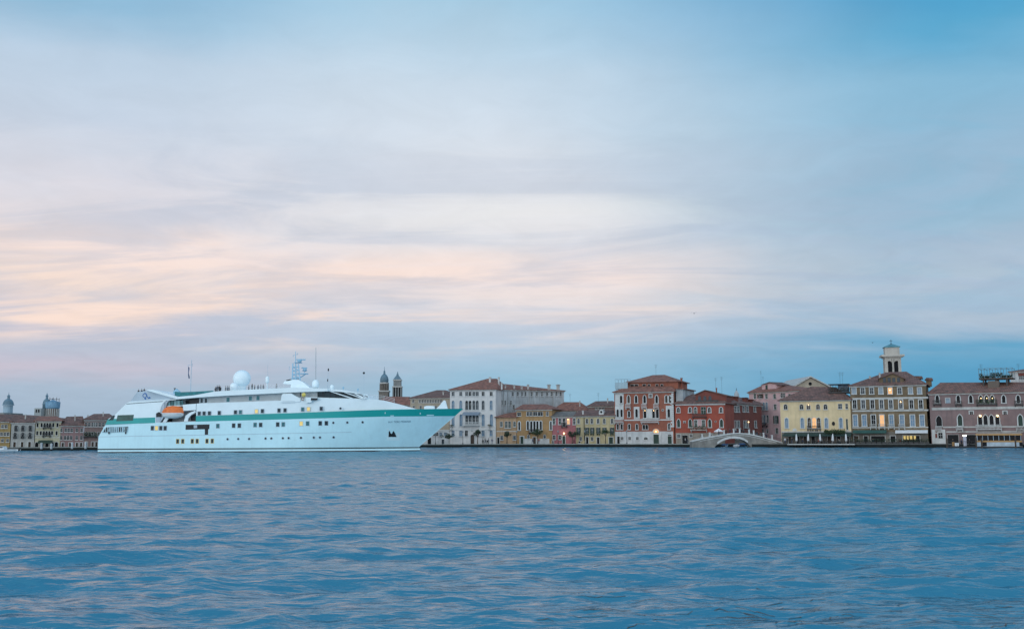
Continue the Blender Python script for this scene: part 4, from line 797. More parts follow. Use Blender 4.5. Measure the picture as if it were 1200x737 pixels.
# ---- mauve palace at the right
m_roofM = roofmat('mottled_tiles', (.33, .15, .11), (.12, .08, .065))
F = Facade('palace', 'mauve pink palace with pointed windows behind the landing stage', 'palace', 1091.5, 1235, 459.9, P_mauve2, depth=20)
wins(F, [1098.4, 1123, 1137.6, 1176.2, 1193.2, 1214], 467.4, 3.2, 8.8, 'goth', 'd', fw=.3, bars=False); wins(F, [1149.4, 1156.1, 1162.8], 467.6, 3.4, 9, 'goth', 'd', fw=.28, bars=False)
for x in (1149.6, 1156.3, 1163): F.lamp(x, 466.6, .13, power=3)
F.win(1110.7, 469.4, 4, 5.4, 'rect', 'c', m_stonew, fw=.2, sill=False, bars=False)
F.balcony(1093.6, 1103.4, 473.4, 1, m_iron, d=.8); F.balcony(1119.4, 1127.4, 474, .9, m_iron, d=.7); F.balcony(1144.4, 1168.8, 473.6, 1.1, m_iron, d=.9, planter=True); F.balcony(1189, 1199, 473.8, .9, m_iron, d=.7)
wins(F, [1138.3, 1177.8], 483.6, 3, 3.2, fw=.3, sill=False); F.win(1100.4, 493, 6, 12, 'goth', 'd', fw=.12, bars=False); wins(F, [1125, 1195.8, 1220], 492.4, 4.4, 13, 'goth', 'n', fw=.32, bars=False)
wins(F, [1148.6, 1155, 1162, 1168.8], 492.4, 4.0, 12.6, 'goth', 'd', fw=.26, bars=False)
F.balcony(1144.4, 1174.4, 502.8, 1.15, m_stonew, d=1.1); F.balcony(1120.8, 1129, 502.8, .9, m_stonew, d=.8); F.balcony(1096.6, 1104, 503, .8, m_stonew, d=.7); F.balcony(1191, 1201, 503, .8, m_stone, d=.7)
F.lamp(1148.8, 487.2, .26, power=22); F.lamp(1169, 487.2, .26, power=22)
F.band(1091.8, 1234, 477.6, 478.4, m_stone, proud=.12); F.band(1105, 1234, 499.6, 500.4, m_stone, proud=.1); F.band(1091.7, 1108.5, 503.2, 519.8, m_stonew, 'stone_pier', .06); F.band(1109, 1234, 505.2, 506.2, m_stone, 'string_course', .12)
F.win(1102.2, 510.2, 4.2, 6, 'rect', 'd', fw=.3, sill=False)
F.band(1096, 1098.4, 502, 506.4, P_redd, 'notice_board', .1); F.band(1096, 1098.4, 508, 513, P_redd, 'notice_board', .1)
F.door(1117, 0, 12, 10, 'rect', 'd', m_stone, .1); F.door(1138, 0, 12, 10, 'rect', 'd', m_stone, .1); F.door(1160, 0, 14, 10, 'rect', 'd'); F.door(1185, 0, 10, 10, 'rect', 'd')
F.wall(); F.roof(m_roofM, ((1102, 448.2), (1230, 447.5)))
# altana (roof deck)
u0, z0 = F.pt(1147, 443.2, 6); u1, z1 = F.pt(1186, 430.8, 6); o = MB().box(u0, u1, 6, 12, z0-.35, z0).build('roof_deck', m_brownw, F.e); c = MB(); zr = F.pt(1150, 438.4, 6)[1]
for x in np.linspace(u0+.05, u1-.05, 7):
    for y in (6.05, 11.95): c.box(x-.05, x+.05, y-.05, y+.05, z0+.001, z1)
    c.box(x-.04, x+.04, 6.1, 11.9, z1-.1, z1-.02)
for y in (6, 11.9): c.box(u0, u1, y, y+.1, z1, z1+.08); c.box(u0, u1, y, y+.1, zr, zr+.07); c.box(u0, u1, y+.02, y+.08, z0+.5, z0+.55)
c.build('frame', mat('grey_blue_metal', (.11, .17, .20), .5, .1), o)
pb = MB()
for x in (u0+1, u0+4, u1-1.5, u1-4): pb.box(x-.2, x+.2, 6.5, 6.9, F.zt+.6, z0-.351); pb.box(x-.2, x+.2, 11, 11.4, F.zt+.6, z0-.351)
pb.build('supports', m_iron, o); lm = MB()
for i in range(700): x = random.uniform(u0+.1, u1-.1); leafquad(lm, (x, random.uniform(6.15, 7.5), z0+.1+random.random()*(1.25 if sin(x*1.3) > -.3 else .5)), .28)
lm.build('plants', m_leafD, o)
a = F.pt(1163, 446.8, 3.2); MB().box(a[0]-1.3, a[0]+1.3, 4.4, 7, F.zt+.4, a[1]+.2).build('dormer', plaster('shaded_dormer_plaster', (.20, .16, .13)), F.roofo)  # dormer wall coloured dark brown to carry its shadow
F.antenna(1149.3, 426.5, 431, 8); F.antenna(1193, 426, 434, 8)
F = Facade('townhouse', 'white upper house peeping over the palace roof at the right edge', 'house', 1188.5, 1230, 435.2, P_base, dl=290, dr=285, depth=14)
wins(F, [1196, 1199.6, 1206], 442.4, 2.4, 4, pane='g', fw=.1); F.band(1193, 1229, 435.6, 439.4, P_redd, 'frieze', .1); F.wall(); F.roof(m_roofD, ((1200, 432.5), (1220, 432.5)))
# ================================================================== THE SHIP
YC, HB = 240.0, 7.0
m_hull = mat('ship_white_paint', (.60, .87, .93), .34, .05, .22, .12, .5, .10, spec=.5)
m_sup = mat('ship_upper_white', (.80, .91, .94), .38, .04, .3)
m_teal = mat('teal_band', (.012, .36, .34), .35, .06, .2)
m_boot = mat('boot_line', (.025, .06, .07), .5, .1, 1)
m_anti = mat('antifouling_and_reflection', (.05, .025, .025), .6, .3, 1)
m_shgrey = mat('ship_grey_paint', (.44, .53, .60), .5, .06, .4)
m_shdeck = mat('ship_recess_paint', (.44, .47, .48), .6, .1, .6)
m_shdark = mat('ship_dark_opening', (.015, .016, .02), .6, .2, 1)
m_tealgl = mat('teal_glass', (.03, .16, .18), .12, .15, 1)
m_ylit = mat('yellow_cabin_light', (.6, .45, .15), .5, .1, 1, emit=(1, .72, .25), estr=.45)
m_orange = mat('lifeboat_orange', (.85, .19, .03), .45, .1, .8)
m_shsteel = mat('mast_pale_blue', (.30, .52, .66), .45, .08, 1)
m_shgl = mat('cabin_glass', (.022, .045, .055), .3, .3, 1, spec=.3)
SX0 = at_depth(114.6, YC-HB).x                         # the stern in the world
ORG = Vector((SX0, YC, 0))
ship = tag(empty('cruise_ship', ORG), 'white cruise ship with a teal band and orange lifeboat on the water at left', 'ship')
def XS(z): return float(np.interp(z, [-2, 3.7, 7.6, 8.4], [0, 0, 2.2, 2.7]))
_tip = at_depth(543, YC, 478.9); _foot = at_depth(490.5, YC, 524.0)
def XE(z): return float(np.interp(z, [-2, 0, _foot.z, _tip.z], [_foot.x-SX0-.3, _foot.x-SX0+.7, _foot.x-SX0, _tip.x-SX0]))
def hb(X, z):
    L = XE(z); u = (X/L-.56)/.44
    if u <= 0: return HB-.25*max(0, (1-X/14))**2
    u = min(u, 1); p = float(np.interp(z, [0, 10], [1.75, 2.7])); return max(.05, HB*(1-u**p))
def sxz(px, py, extra=0.0, cl=False):                   # ship (X,Z) of a pixel on the near side
    Y = YC-HB
    for _ in range(4):
        p = at_depth(px, Y, py); X = p.x-SX0; Y = YC-(0 if cl else hb(X, p.z))-extra
    return X, p.z
def line(pts): a = [sxz(*p) for p in pts]; xs = [q[0] for q in a]; zs = [q[1] for q in a]; return lambda X: float(np.interp(X, xs, zs))
L_ant = lambda X: .24  # antifouling edge, raised to stand in for the dark waterline reflection too
L_boot = line([(115, 526.4), (400, 525.0), (500, 524.3)])
L_kn = line([(115, 511.6), (240, 509.4), (400, 506.4), (412, 506.2)])
L_s0 = line([(123, 497.2), (187, 495.2), (229, 493.9), (340, 491.0), (450, 488.0), (534, 487.4)])
L_s1 = line([(126, 490.8), (187, 488.9), (229, 487.2), (340, 483.9), (450, 479.9), (543, 478.7)])
def loft(name, lines, mats, x0=None, x1=None, proud=0.0, N=90, parent=None, cap=True, solid=True, hbf=None):
    """surface through the given height lines on both sides of the hull"""
    hbf = hbf or hb; mb = MB(); rows = []
    for sgn in (-1, 1):
        for j, ln in enumerate(lines):
            row = []
            for i in range(N+1):
                t = i/N; X = 40.
                for _ in range(6):
                    z = ln(X) if callable(ln) else ln
                    a = XS(z) if x0 is None else x0; b = XE(z) if x1 is None else x1; X = a+(b-a)*(1-(1-t)**1.25 if x1 is None else t)
                row.append((X, sgn*(hbf(X, z)+proud), z))
            rows.append(row)
    nj = len(lines); W_ = N+1
    for r in rows: mb.v += r
    for s_ in range(2):
        for j in range(nj-1):
            for i in range(N):
                a = (s_*nj+j)*W_+i; f = (a, a+1, a+1+W_, a+W_); mb.f.append(f if s_ == 0 else f[::-1]); mb.m.append(0)
    if cap:
        for i in range(N):
            a = (nj-1)*W_+i; b = (2*nj-1)*W_+i; mb.f.append((a, a+1, b+1, b)); mb.m.append(len(mats)-1)
        for j in range(nj-1):
            for i in (0, N):
                a = j*W_+i; b = (nj+j)*W_+i; f = (a, a+W_, b+W_, b); mb.f.append(f if i == N else f[::-1]); mb.m.append(0)
    o = mb.build(name, mats, parent or ship)
    return o
xr0 = sxz(187.5, 490)[0]; xr1 = sxz(229.5, 490)[0]
hull = loft('hull', [-1.5, L_ant, lambda X: L_boot(X)-.12, lambda X: L_boot(X)+.15, lambda X: .5*(L_boot(X)+L_kn(X)), L_kn, lambda X: .5*(L_kn(X)+L_s0(X)), L_s0], [m_hull, m_shdeck])
loft('waterline_stripe', [-.6, L_ant], [m_anti], proud=.015, parent=hull, cap=False)
loft('boot_stripe', [lambda X: L_boot(X)-.12, lambda X: L_boot(X)+.15], [m_boot], proud=.05, parent=hull, cap=False)
loft('rubbing_strake', [lambda X: L_kn(X)-.05, lambda X: L_kn(X)+.03], [m_shgrey], x0=.05, x1=sxz(412, 506)[0], proud=.05, parent=hull, cap=False)
loft('teal_band', [L_s0, L_s1], [m_teal, m_shdeck], x0=xr1, proud=0.0, cap=False)
# inside of the bow bulwark
loft('bulwark_inside', [L_s0, lambda X: L_s1(X)-.02], [m_sup], x0=sxz(455, 485)[0], x1=XE(8.2)-.7, proud=-.15, cap=False)
def sprism(name, pxs, y0, y1, m, parent=None, both=False, flat=True):
    """outline given in picture points of the near side, extruded across the ship from y0 to y1"""
    pts = []
    for px, py in pxs:
        p = at_depth(px, YC+y0, py); pts.append((p.x-SX0, p.z))
    mb = MB().prism(pts, y0, y1)
    if both: mb.prism(pts, -y1, -y0)
    return mb.build(name, m, parent or ship)
# after superstructure beside and over the stern
aft = sprism('aft_superstructure', [(123.3, 497.2), (126.6, 491), (134.4, 486.2), (148, 472.6), (195, 469.2), (191.2, 472.2), (188.6, 476.8), (187.6, 482), (187.6, 495.2)], -6.98, 6.98, m_sup)
sprism('teal_band', [(123.2, 497.4), (126.5, 490.9), (181.8, 488.9), (181.8, 495.4)], -7.03, 7.03, m_teal)
sprism('crest_panel', [(152.4, 470.9), (160.3, 459.2), (174, 457.6), (196, 464.0), (206, 466.6), (193, 468.4)], -6.6, 6.6, m_shgrey)
sprism('deck_edge', [(148, 472.6), (152, 470.6), (206, 467.4), (206, 468.4), (193, 469.2)], -7.02, 7.02, m_sup)
sprism('deck_dark_line', [(148.2, 473.0), (191, 469.9), (191, 470.5), (148, 473.6)], -7.0, -6.975, m_boot, aft)  # thin dark strip laid along below the deck edge
# looping blue crest, drawn as a thin raised ribbon
def ribbon(name, pts, r, y, m, parent):
    mb = MB(); q = []
    for px, py in pts: p = at_depth(px, YC+y, py); q.append(Vector((p.x-SX0, y, p.z)))
    for a, b in zip(q, q[1:]): mb.tube(a, b, r, 6)
    return mb.build(name, m, parent)
m_navy = mat('crest_blue', (.02, .14, .42), .5, .05, 1)
cr = [(170.2, 460.8), (168, 461.6), (167.3, 463.4), (168.3, 465.2), (170.2, 466), (171.2, 467.2), (170.2, 467.8), (169.4, 466.8), (171, 465), (172, 462.8), (171.2, 461), (169.4, 460.3), (171, 461.8), (172.6, 464.6), (173.8, 466.6), (175, 466.6), (175.8, 465.4), (174.6, 465.4), (174.4, 466.4), (176.6, 466)]
ribbon('crest', cr, .075, -6.62, m_navy, ship)
# roof wing sweeping down, then the long roof deck band
sprism('roof_wing', [(172, 457.4), (174, 456.5), (180, 456.6), (192, 460.2), (208, 464.6), (208, 467.6), (194, 463.8)], -7.05, 7.05, m_sup)
sprism('roof_deck', [(206, 464.9), (228, 463.0), (250, 458.9), (262, 457.9), (300, 456.0), (345, 454.0), (366, 454.6), (384, 455.4), (384, 458.2), (360, 459), (345, 459.6), (300, 461.8), (262, 463.6), (235, 465.4), (206, 467.8)], -7.0, 7.0, m_sup)
# lifeboat bay: floor, back wall, ceiling, glass rail
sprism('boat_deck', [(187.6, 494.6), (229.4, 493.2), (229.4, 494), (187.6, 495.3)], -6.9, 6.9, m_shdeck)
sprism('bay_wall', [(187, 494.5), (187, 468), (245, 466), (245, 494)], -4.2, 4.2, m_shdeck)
sprism('bay_doorway', [(194, 477), (194, 469.2), (213, 468.4), (213, 476)], -4.26, -4.203, m_shdark); sprism('bay_doorway', [(217.5, 475), (217.5, 468.6), (233, 467.8), (233, 474.5)], -4.26, -4.203, m_shdark)
sprism('bay_doorway', [(189, 494), (189, 484), (202, 484), (202, 494)], -4.26, -4.203, m_shdark)
sprism('walkway', [(191, 475.6), (215, 474.6), (215, 475.8), (191, 476.8)], -6.3, -4.1, m_sup)
for i in range(6):
    x = 192.6+i*3.75; sprism('glass_panel', [(x, 476), (x, 469.4+.0*i), (x+3.2, 469.2), (x+3.2, 475.8)], -6.2, -6.12, mat('pale_teal_glass', (.20, .42, .45), .15, .15, 1) if i % 3 != 2 else m_tealgl)
sprism('bay_frame', [(187.6, 480), (188.8, 476), (191.4, 472), (195, 469.6), (198.5, 468.9), (195.4, 472), (194, 477), (193.3, 483), (192.2, 488), (187.6, 494.8)], -6.9, -6.0, m_shgrey)
sprism('bay_frame', [(182.6, 495), (182.6, 485), (187.6, 484), (187.6, 494.6)], -7.0, -6.985, m_shgrey)
sprism('mooring_port', [(183, 488.5), (183, 484.2), (186.2, 482.6), (189.2, 484), (189.2, 488.4)], -7.06, -7.004, m_shdark)
# forward superstructure, above the band
def hbs(X, z): return max(.3, min(hb(X, 9.6)-.12, 6.94 if X < 40 else 6.94))
T1 = line([(214.6, 474.0), (235, 472.4), (300, 470.2), (330, 469.0), (343, 466.6), (360, 466.2), (400, 466.9), (425, 467.0), (440, 467.8), (450, 469.0), (462, 472), (475, 475.6), (486, 478.5)])
B1 = line([(229, 487.2), (340, 483.9), (450, 479.9), (486, 479.2)])
x486 = sxz(486, 478.6)[0]
fw = MB()
sup = loft('forward_superstructure', [lambda X: B1(X)-.15, lambda X: .6*B1(X)+.4*T1(X), T1], [m_sup, m_sup], x0=xr1+.02, x1=x486, proud=0, hbf=lambda X, z: hbs(X, z)*float(np.interp(X, [46, 74], [1, .82])), N=70)
sprism('boat_deck_bulwark', [(214.6, 474), (229.6, 472.9), (229.6, 480.4), (214.2, 481.4)], -6.9, -6.6, m_sup)
# set-back promenade wall under the roof band
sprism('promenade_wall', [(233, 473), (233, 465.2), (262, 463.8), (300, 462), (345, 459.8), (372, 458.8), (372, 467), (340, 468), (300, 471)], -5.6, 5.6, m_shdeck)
sprism('promenade_opening', [(222, 472.9), (222, 466.6), (233.4, 465.9), (233.4, 472.5)], -5.62, -5.5, m_shdark)
sprism('side_fairing', [(328.6, 471.4), (330, 463), (331.5, 461.2), (341, 460.8), (346.5, 464), (352, 466.6), (352, 470.6)], -7.02, -5.5, m_sup)
sprism('fairing_slot', [(331, 470.0), (345.6, 469.6), (345.6, 469.9), (331, 470.3)], -7.05, -7.022, m_shgrey, ); sprism('fairing_slot', [(331, 472.0), (346, 471.6), (346, 471.9), (331, 472.3)], -7.05, -7.022, m_shgrey)
# bridge
sprism('bridge_house', [(352, 467.4), (352, 459.2), (384, 457.4), (405, 458.6), (425, 462.2), (431, 467.2)], -5.4, 5.4, m_sup)
sprism('bridge_windows', [(369.5, 465.3), (369.5, 459.4), (386, 458.6), (404, 459.6), (424, 463.0), (429, 466.6), (400, 466.4)], -5.46, 5.46, m_shgl)
for x in (372, 378, 386.5, 393, 399.5): sprism('window_post', [(x, 465.6), (x, 459), (x+.7, 459), (x+.7, 465.6)], -5.52, -5.462, m_shdark)
sprism('bridge_visor', [(366, 454.6), (384, 455.4), (403, 457.2), (421, 460.2), (425, 461.8), (405, 459.4), (384, 458.2), (366, 458.6)], -6.2, 6.2, m_sup)
for a, b, c_ in ((385, 458.2, 27), (400, 458.8, 26), (414, 461, 13)):
    sprism('wing_strut', [(a, b), (a+3, b+.1), (a+c_+3, b+8.6 if c_ > 20 else b+5.8), (a+c_-1, b+8.6 if c_ > 20 else b+5.8)], -6.1, -5.9, m_sup, both=True)
sprism('bridge_wing', [(358, 466.6), (359, 471.8), (364.5, 471.6), (366, 467.6), (372, 466.8), (372, 465.4), (358, 465.4)], -7.4, -6.2, m_sup)
sprism('bridge_wing_opening', [(364.2, 469), (364.4, 466.2), (372.4, 466.4), (372, 468.8)], -7.43, -7.402, m_shdark)
o = MB(); p = at_depth(355.8, YC-7.2, 462.6); o.lathe((p.x-SX0, -7.1, p.z), sphere_prof(.5, 8), 12, sq=.6); o.build('life_raft', mat('raft_yellow', (.75, .62, .15), .5), ship)
p = at_depth(354.6, YC-7.1, 467.4); rg = MB()
for i in range(12): a = 2*pi*i/12; b = 2*pi*(i+1)/12; rg.tube((p.x-SX0+.32*cos(a), -7.12, p.z+.32*sin(a)), (p.x-SX0+.32*cos(b), -7.12, p.z+.32*sin(b)), .07, 5)
rg.build('lifebuoy', mat('buoy_rust', (.35, .16, .08), .6), ship)
sprism('wing_opening', [(351.5, 458.8+.8), (352.5, 459.6), (352.5, 464.4), (351.5, 464.4)], -5.64, -5.603, m_shdark)
# fore deck house behind the bridge front
sprism('fore_deck_house', [(420.4, 467), (420.4, 461.4), (424, 461.0), (431, 462.4), (432.4, 466.8), (432.6, 467.6)], -4, 4, m_sup)
sprism('fore_deck_window', [(425.4, 465.6), (425.4, 463), (430.6, 463.6), (431.6, 466.2)], -4.04, -4.003, m_shdeck)
rl = MB()
def rail(pts, y, hgt=1.0, m=None, name='railing', step=1.4):
    mb = MB(); q = []
    for px, py in pts: p = at_depth(px, YC+y, py); q.append(Vector((p.x-SX0, y, p.z)))
    for a, b in zip(q, q[1:]):
        n = max(1, int((b-a).length/step))
        for i in range(n+1): c = a+(b-a)*i/n; mb.tube(c, c+Vector((0, 0, hgt)), .03, 5)
        for h in (.33, .66, 1): mb.tube(a+Vector((0, 0, hgt*h)), b+Vector((0, 0, hgt*h)), .025, 5)
    return mb.build(name, m or m_white, ship)
rail([(433, 467.2), (450, 468.8), (462, 472)], -3.6); rail([(262, 457.9), (300, 456), (340, 454.4)], -6.6, .8)
# bow gear
sprism('winch_house', [(497, 479.6), (497, 476.4), (500, 475.4), (508, 475.6), (509.4, 479.6)], -1.6, 1.6, m_sup)
sprism('bow_fin', [(510.5, 479.6), (515.5, 474.5), (520.2, 468.7), (521.8, 469.4), (524.6, 479.6)], -.9, .9, m_sup)
sprism('windlass', [(472.2, 479.4), (473, 477), (478, 476.4), (484.6, 478), (484.8, 479.4)], -2.0, -1.0, m_shdark)
# davit
sprism('davit', [(215, 495), (217.4, 487), (222, 483.6), (229, 480.8), (229.2, 483), (224, 486), (220.6, 490), (219.6, 494.4)], -6.7, -6.2, m_sup)
sprism('davit', [(190.4, 494.6), (193.4, 489.6), (197, 488.4), (197.4, 490), (194.6, 494.4)], -6.7, -6.2, m_sup)
sprism('davit_winch', [(223.6, 493.6), (223.6, 487.4), (229, 485), (229, 493.4)], -5.6, -4.6, m_shdark)
# lifeboat
def lifeboat():
    c = at_depth(202.4, YC-6.9, 484); X0 = c.x-SX0; e = tag(empty('lifeboat', (ORG.x+X0, YC-6.9, c.z)), 'orange topped lifeboat with white hull hanging in the ship side bay', 'lifeboat')
    L = 2.55; st = np.linspace(-1, 1, 15)
    def sec(fn, nn):
        mb = MB(); rows = []
        for s_ in st:
            rows.append([(s_*L, y, z) for y, z in fn(s_)])
        n = len(rows[0])
        for r in rows: mb.v += r
        for i in range(len(st)-1):
            for j in range(n-1): mb.f.append((i*n+j, (i+1)*n+j, (i+1)*n+j+1, i*n+j+1)); mb.m.append(0)
        for i in (0, len(st)-1): mb.f.append(tuple(i*n+j for j in range(n))); mb.m.append(0)
        return mb
    def lower(s_):
        w = 1.15*(1-abs(s_)**3.2)+.04; d = -1.25*(1-.55*abs(s_)**3); return [(w*cos(a), d*abs(sin(a))**.8) for a in np.linspace(0, pi, 11)][::-1]
    def upper(s_):
        w = 1.15*(1-abs(s_)**3.2)+.04; hh = float(np.interp(s_, [-1, -.75, -.45, 0, .6, .92, 1], [.25, 1.1, 1.5, 1.72, 1.5, 1.25, .3])); return [(w*cos(a), .02+hh*abs(sin(a))**.55) for a in np.linspace(0, pi, 11)]
    sec(lower, 0).build('hull', mat('lifeboat_white', (.72, .76, .76), .4, .05, 1), e, True); cv = sec(upper, 0).build('canopy', m_orange, e, True)
    MB().box(-2.4, 2.4, -1.19, -1.05, -.06, .05).build('gunwale', m_white, e)
    k = MB(); [k.box(-1.6+i*.8, -1.2+i*.8, -1.12, -1.02, .55, .8) for i in range(4)]; k.build('window', m_orange, cv)
    for s_ in (-1.9, 1.9): MB().tube((s_, 0, 1.0), (s_, 0, 2.6), .05, 6).build('fall', m_iron, e)
lifeboat()
# side windows
def swin(px, py, w, h, pm, kind='rect', y=None, name='window', frame=True, fr=None):
    k = (YC-HB)/FPX; X, z = sxz(px, py) if y is None else ((lambda p: (p.x-SX0, p.z))(at_depth(px, YC+y, py)))
    w *= k; h *= k; yy = -hb(X, z) if y is None else y; dyx = (hb(X+.3, z)-hb(X-.3, z))/.6 if y is None else 0; dyz = (hb(X, z+.3)-hb(X, z-.3))/.6 if y is None else 0
    ol = outline(kind, w, h); inn = [(x, q-h/2) for x, q in ol]; sc = [(x*(1+.18/w), q*(1+.18/h)) for x, q in inn]; n = len(inn)
    P3 = lambda x, q, o_: (X+x, yy-dyx*x-dyz*q-o_, z+q)
    mb = MB(); mb.add([P3(x, q, .06) for x, q in sc]+[P3(x, q, .06) for x, q in inn]+[P3(x, q, 0) for x, q in sc]+[P3(x, q, .03) for x, q in inn],
                      [(i, (i+1) % n, (i+1) % n+n, i+n) for i in range(n)]+[(i+2*n, (i+1) % n+2*n, (i+1) % n, i) for i in range(n)]+[(i+n, (i+1) % n+n, (i+1) % n+3*n, i+3*n) for i in range(n)])
    o = mb.build(name, fr or m_shgrey, ship); MB().add([P3(x, q, .035) for x, q in inn], [tuple(range(n))]).build('pane', pm, o)
for px in (178.6, 183.5, 188.5, 193.6): swin(px, 501.5, 3.4, 4.8, m_shgl if px != 183.5 else m_ylit)
for px, py, m in ((255.3, 499, m_tealgl), (273.8, 498.5, m_shgl), (280.5, 498.5, m_shgl), (299, 497.7, m_tealgl), (305.5, 497.7, m_shgl), (325.5, 497.2, m_shgl), (332, 497.1, m_tealgl), (353, 496.2, m_ylit), (360.5, 496.1, m_tealgl), (375.3, 495.8, m_shgl), (382.5, 495.7, m_shgl)): swin(px, py, 3.6, 4.8, m, frame=False)
for px, py, m in ((233.5, 484.4, m_shgl), (239.2, 484.3, m_shgl), (245.4, 484.1, m_shgl), (257, 483.7, m_shgl), (276, 482.9, m_shgl), (281.8, 482.7, m_tealgl), (300.5, 481.8, m_ylit), (307.5, 481.5, m_shgl), (327, 480.8, m_shgl), (334, 480.6, m_shgl), (354.7, 479.5, m_tealgl), (361.5, 479.2, m_ylit), (376.5, 478.7, m_shgl)): swin(px, py, 3.3, 4.3, m, y=-6.96)
for px, py in ((236.4, 469.4), (241.4, 469.3)): swin(px, py, 2.9, 5, m_shgl, y=-5.6)
for px, py in ((267.3, 468.2), (293.5, 466.6), (302.4, 466.2)): swin(px, py, 3.6, 5, m_tealgl, y=-5.6)
for px in (208.2, 214.2, 225.4, 231.1, 242.6, 248.8): swin(px, 516.9-(px-208)*.008, 2.9, 4.8, m_shgl, fr=mat('glowing_yellow_frame', (.62, .5, .22), .5, .1, 1, emit=(1, .72, .25), estr=.12))  # yellow window glow is put into the frames as faint emission
for px, py in ((266.7, 514.4), (279.2, 514.1), (292, 514), (311.2, 513.6), (318, 513.5), (331.5, 513.2), (338.3, 513.1), (352.7, 512.8), (367.8, 512.5), (375, 512.4), (391, 512.2), (390.6, 495.2), (407, 494.9), (425, 494.6)): swin(px, py, 2.3, 2.3, m_shgl, 'round', name='porthole')
swin(399, 478.5, 2.4, 2.4, m_shgl, 'round', y=-6.96, name='porthole')
sprism('stern_window', [(136.2, 493.4), (137.8, 486.4), (156.6, 485.8), (155.8, 492.6)], -7.06, -7.035, mat('olive_glass', (.05, .12, .10), .15, .3, .6)); sprism('stern_window', [(126.8, 492.4), (132.6, 486.6), (134.8, 486.6), (132.6, 492.2)], -7.06, -7.035, m_shgl)
# stern gallery
g = sprism('stern_gallery', [(119.6, 506.6), (124.4, 500.4), (150.2, 499.6), (149.8, 505.8)], -7.03, -6.97, mat('gallery_grey', (.26, .38, .44), .6, .35, 1.2))
for x in np.linspace(121, 148.6, 12): sprism('gallery_post', [(x, 506.2), (x, 500.6), (x+.5, 500.6), (x+.5, 506.2)], -7.09, -7.031, m_hull, g)
for a in ([(120.6, 506), (124.6, 501), (127.4, 501), (126.4, 505.8)], [(139.4, 505.4), (139.8, 500.6), (142.8, 500.5), (142.4, 505.3)], [(144.6, 505.4), (147, 500.4), (149.6, 500.3), (149.2, 505.2)]): sprism('gallery_opening', a, -7.05, -7.031, m_shdark, g)
for x in (126.8, 146.4): sprism('fairlead', [(x, 508.4), (x, 505.8), (x+1.6, 505.6), (x+1.6, 508.2)], -7.07, -6.98, m_shdark)
sprism('side_opening', [(217.4, 503.4), (217.6, 497.6), (245.6, 497.0), (245.2, 502.6)], -7.03, -6.98, m_shdark); sprism('side_door', [(240, 509.4), (240, 502.7), (244.0, 502.6), (243.8, 509.2)], -7.03, -6.98, m_shdark)
sprism('opening_panel', [(227, 501.6), (227, 498.0), (231, 497.8), (231, 501.4)], -7.05, -7.032, m_shgrey)
# anchor pocket
def conform(name, pts, m, off=.04, parent=None):
    mb = MB(); vs = []
    for px, py in pts: X, z = sxz(px, py); vs.append((X, -hb(X, z)-off, z))
    mb.add(vs, [tuple(range(len(vs)))]); return mb.build(name, m, parent or ship)
ap = conform('anchor_pocket', [(453, 516), (453.4, 501.4), (468.8, 507.6), (468.4, 516)], mat('pocket_white', (.68, .88, .92), .4, .05, .4), .02)
conform('anchor', [(455.4, 511.8), (455.6, 506), (456.6, 504.4), (457.8, 507.4), (459.2, 508.4), (461, 504.8), (462.4, 506.4), (464.8, 511.8)], m_shdark, .06)
conform('draught_mark', [(451.0, 484.6), (451, 482.8), (451.8, 482.8), (451.8, 484.6)], m_sup, .03); conform('draught_mark', [(492, 485.4), (492, 483.4), (493, 483.4), (493, 485.4)], m_sup, .03)
conform('hawse_plate', [(457.5, 487.6), (457.5, 486.6), (461.5, 486.6), (461.5, 487.6)], m_hull, .03); conform('hawse_plate', [(500, 487), (500, 485.8), (508.5, 485.8), (508.5, 487)], m_hull, .03)
# ship's name
cu = bpy.data.curves.new('ship_name', 'FONT'); cu.body = 'M/Y TERE MOANA'; cu.size = 1.0; cu.space_character = 1.05
to = bpy.data.objects.new('t', cu); COL.objects.link(to); me = bpy.data.meshes.new_from_object(to.evaluated_get(bpy.context.evaluated_depsgraph_get())); bpy.data.objects.remove(to)
xa, za = sxz(454.8, 495.6); xb, zb = sxz(481.6, 494.6); mxw = max(v.co.x for v in me.vertices)
for v in me.vertices:
    X = xa+(xb-xa)*v.co.x/mxw; z = za+(zb-za)*v.co.x/mxw+v.co.y*.62; v.co = (X, -hb(X, z)-.05, z)
me.materials.clear(); me.materials.append(mat('name_blue_grey', (.09, .20, .28), .5)); no = bpy.data.objects.new('ship_name', me); COL.objects.link(no); no.parent = ship
# upper works --------------------------------------------------------
def s3(px, py, y=0.): p = at_depth(px, YC+y, py); return Vector((p.x-SX0, y, p.z))
k_ = YC/FPX
c = s3(283.5, 443.6, 0); MB().lathe(c, [(.9, -3.2), (1.05, -2.0)]+sphere_prof(10.1*k_, 16, -.88, 1), 28).build('radome', m_sup, ship, True)
c = s3(274.2, 453.2, -3); MB().lathe(c, [(.5, -1.1), (.6, -.8)]+sphere_prof(4.8*k_, 12, -.8, 1), 20).build('radome', m_sup, ship, True)
c = s3(313.2, 444.8, -2); o = MB().lathe(c, [(.38, -.75), (.43, -.4), (.43, .4), (.3, .7), (.05, .82)], 14).build('radome', m_sup, ship, True); MB().tube(c+Vector((0, 0, -2.6)), c+Vector((0, 0, -.75)), .16, 8).build('pedestal', m_sup, ship); MB().tube(c+Vector((.1, 0, .8)), s3(313.6, 427, -2), .03, 5).build('aerial', m_shgrey, ship)
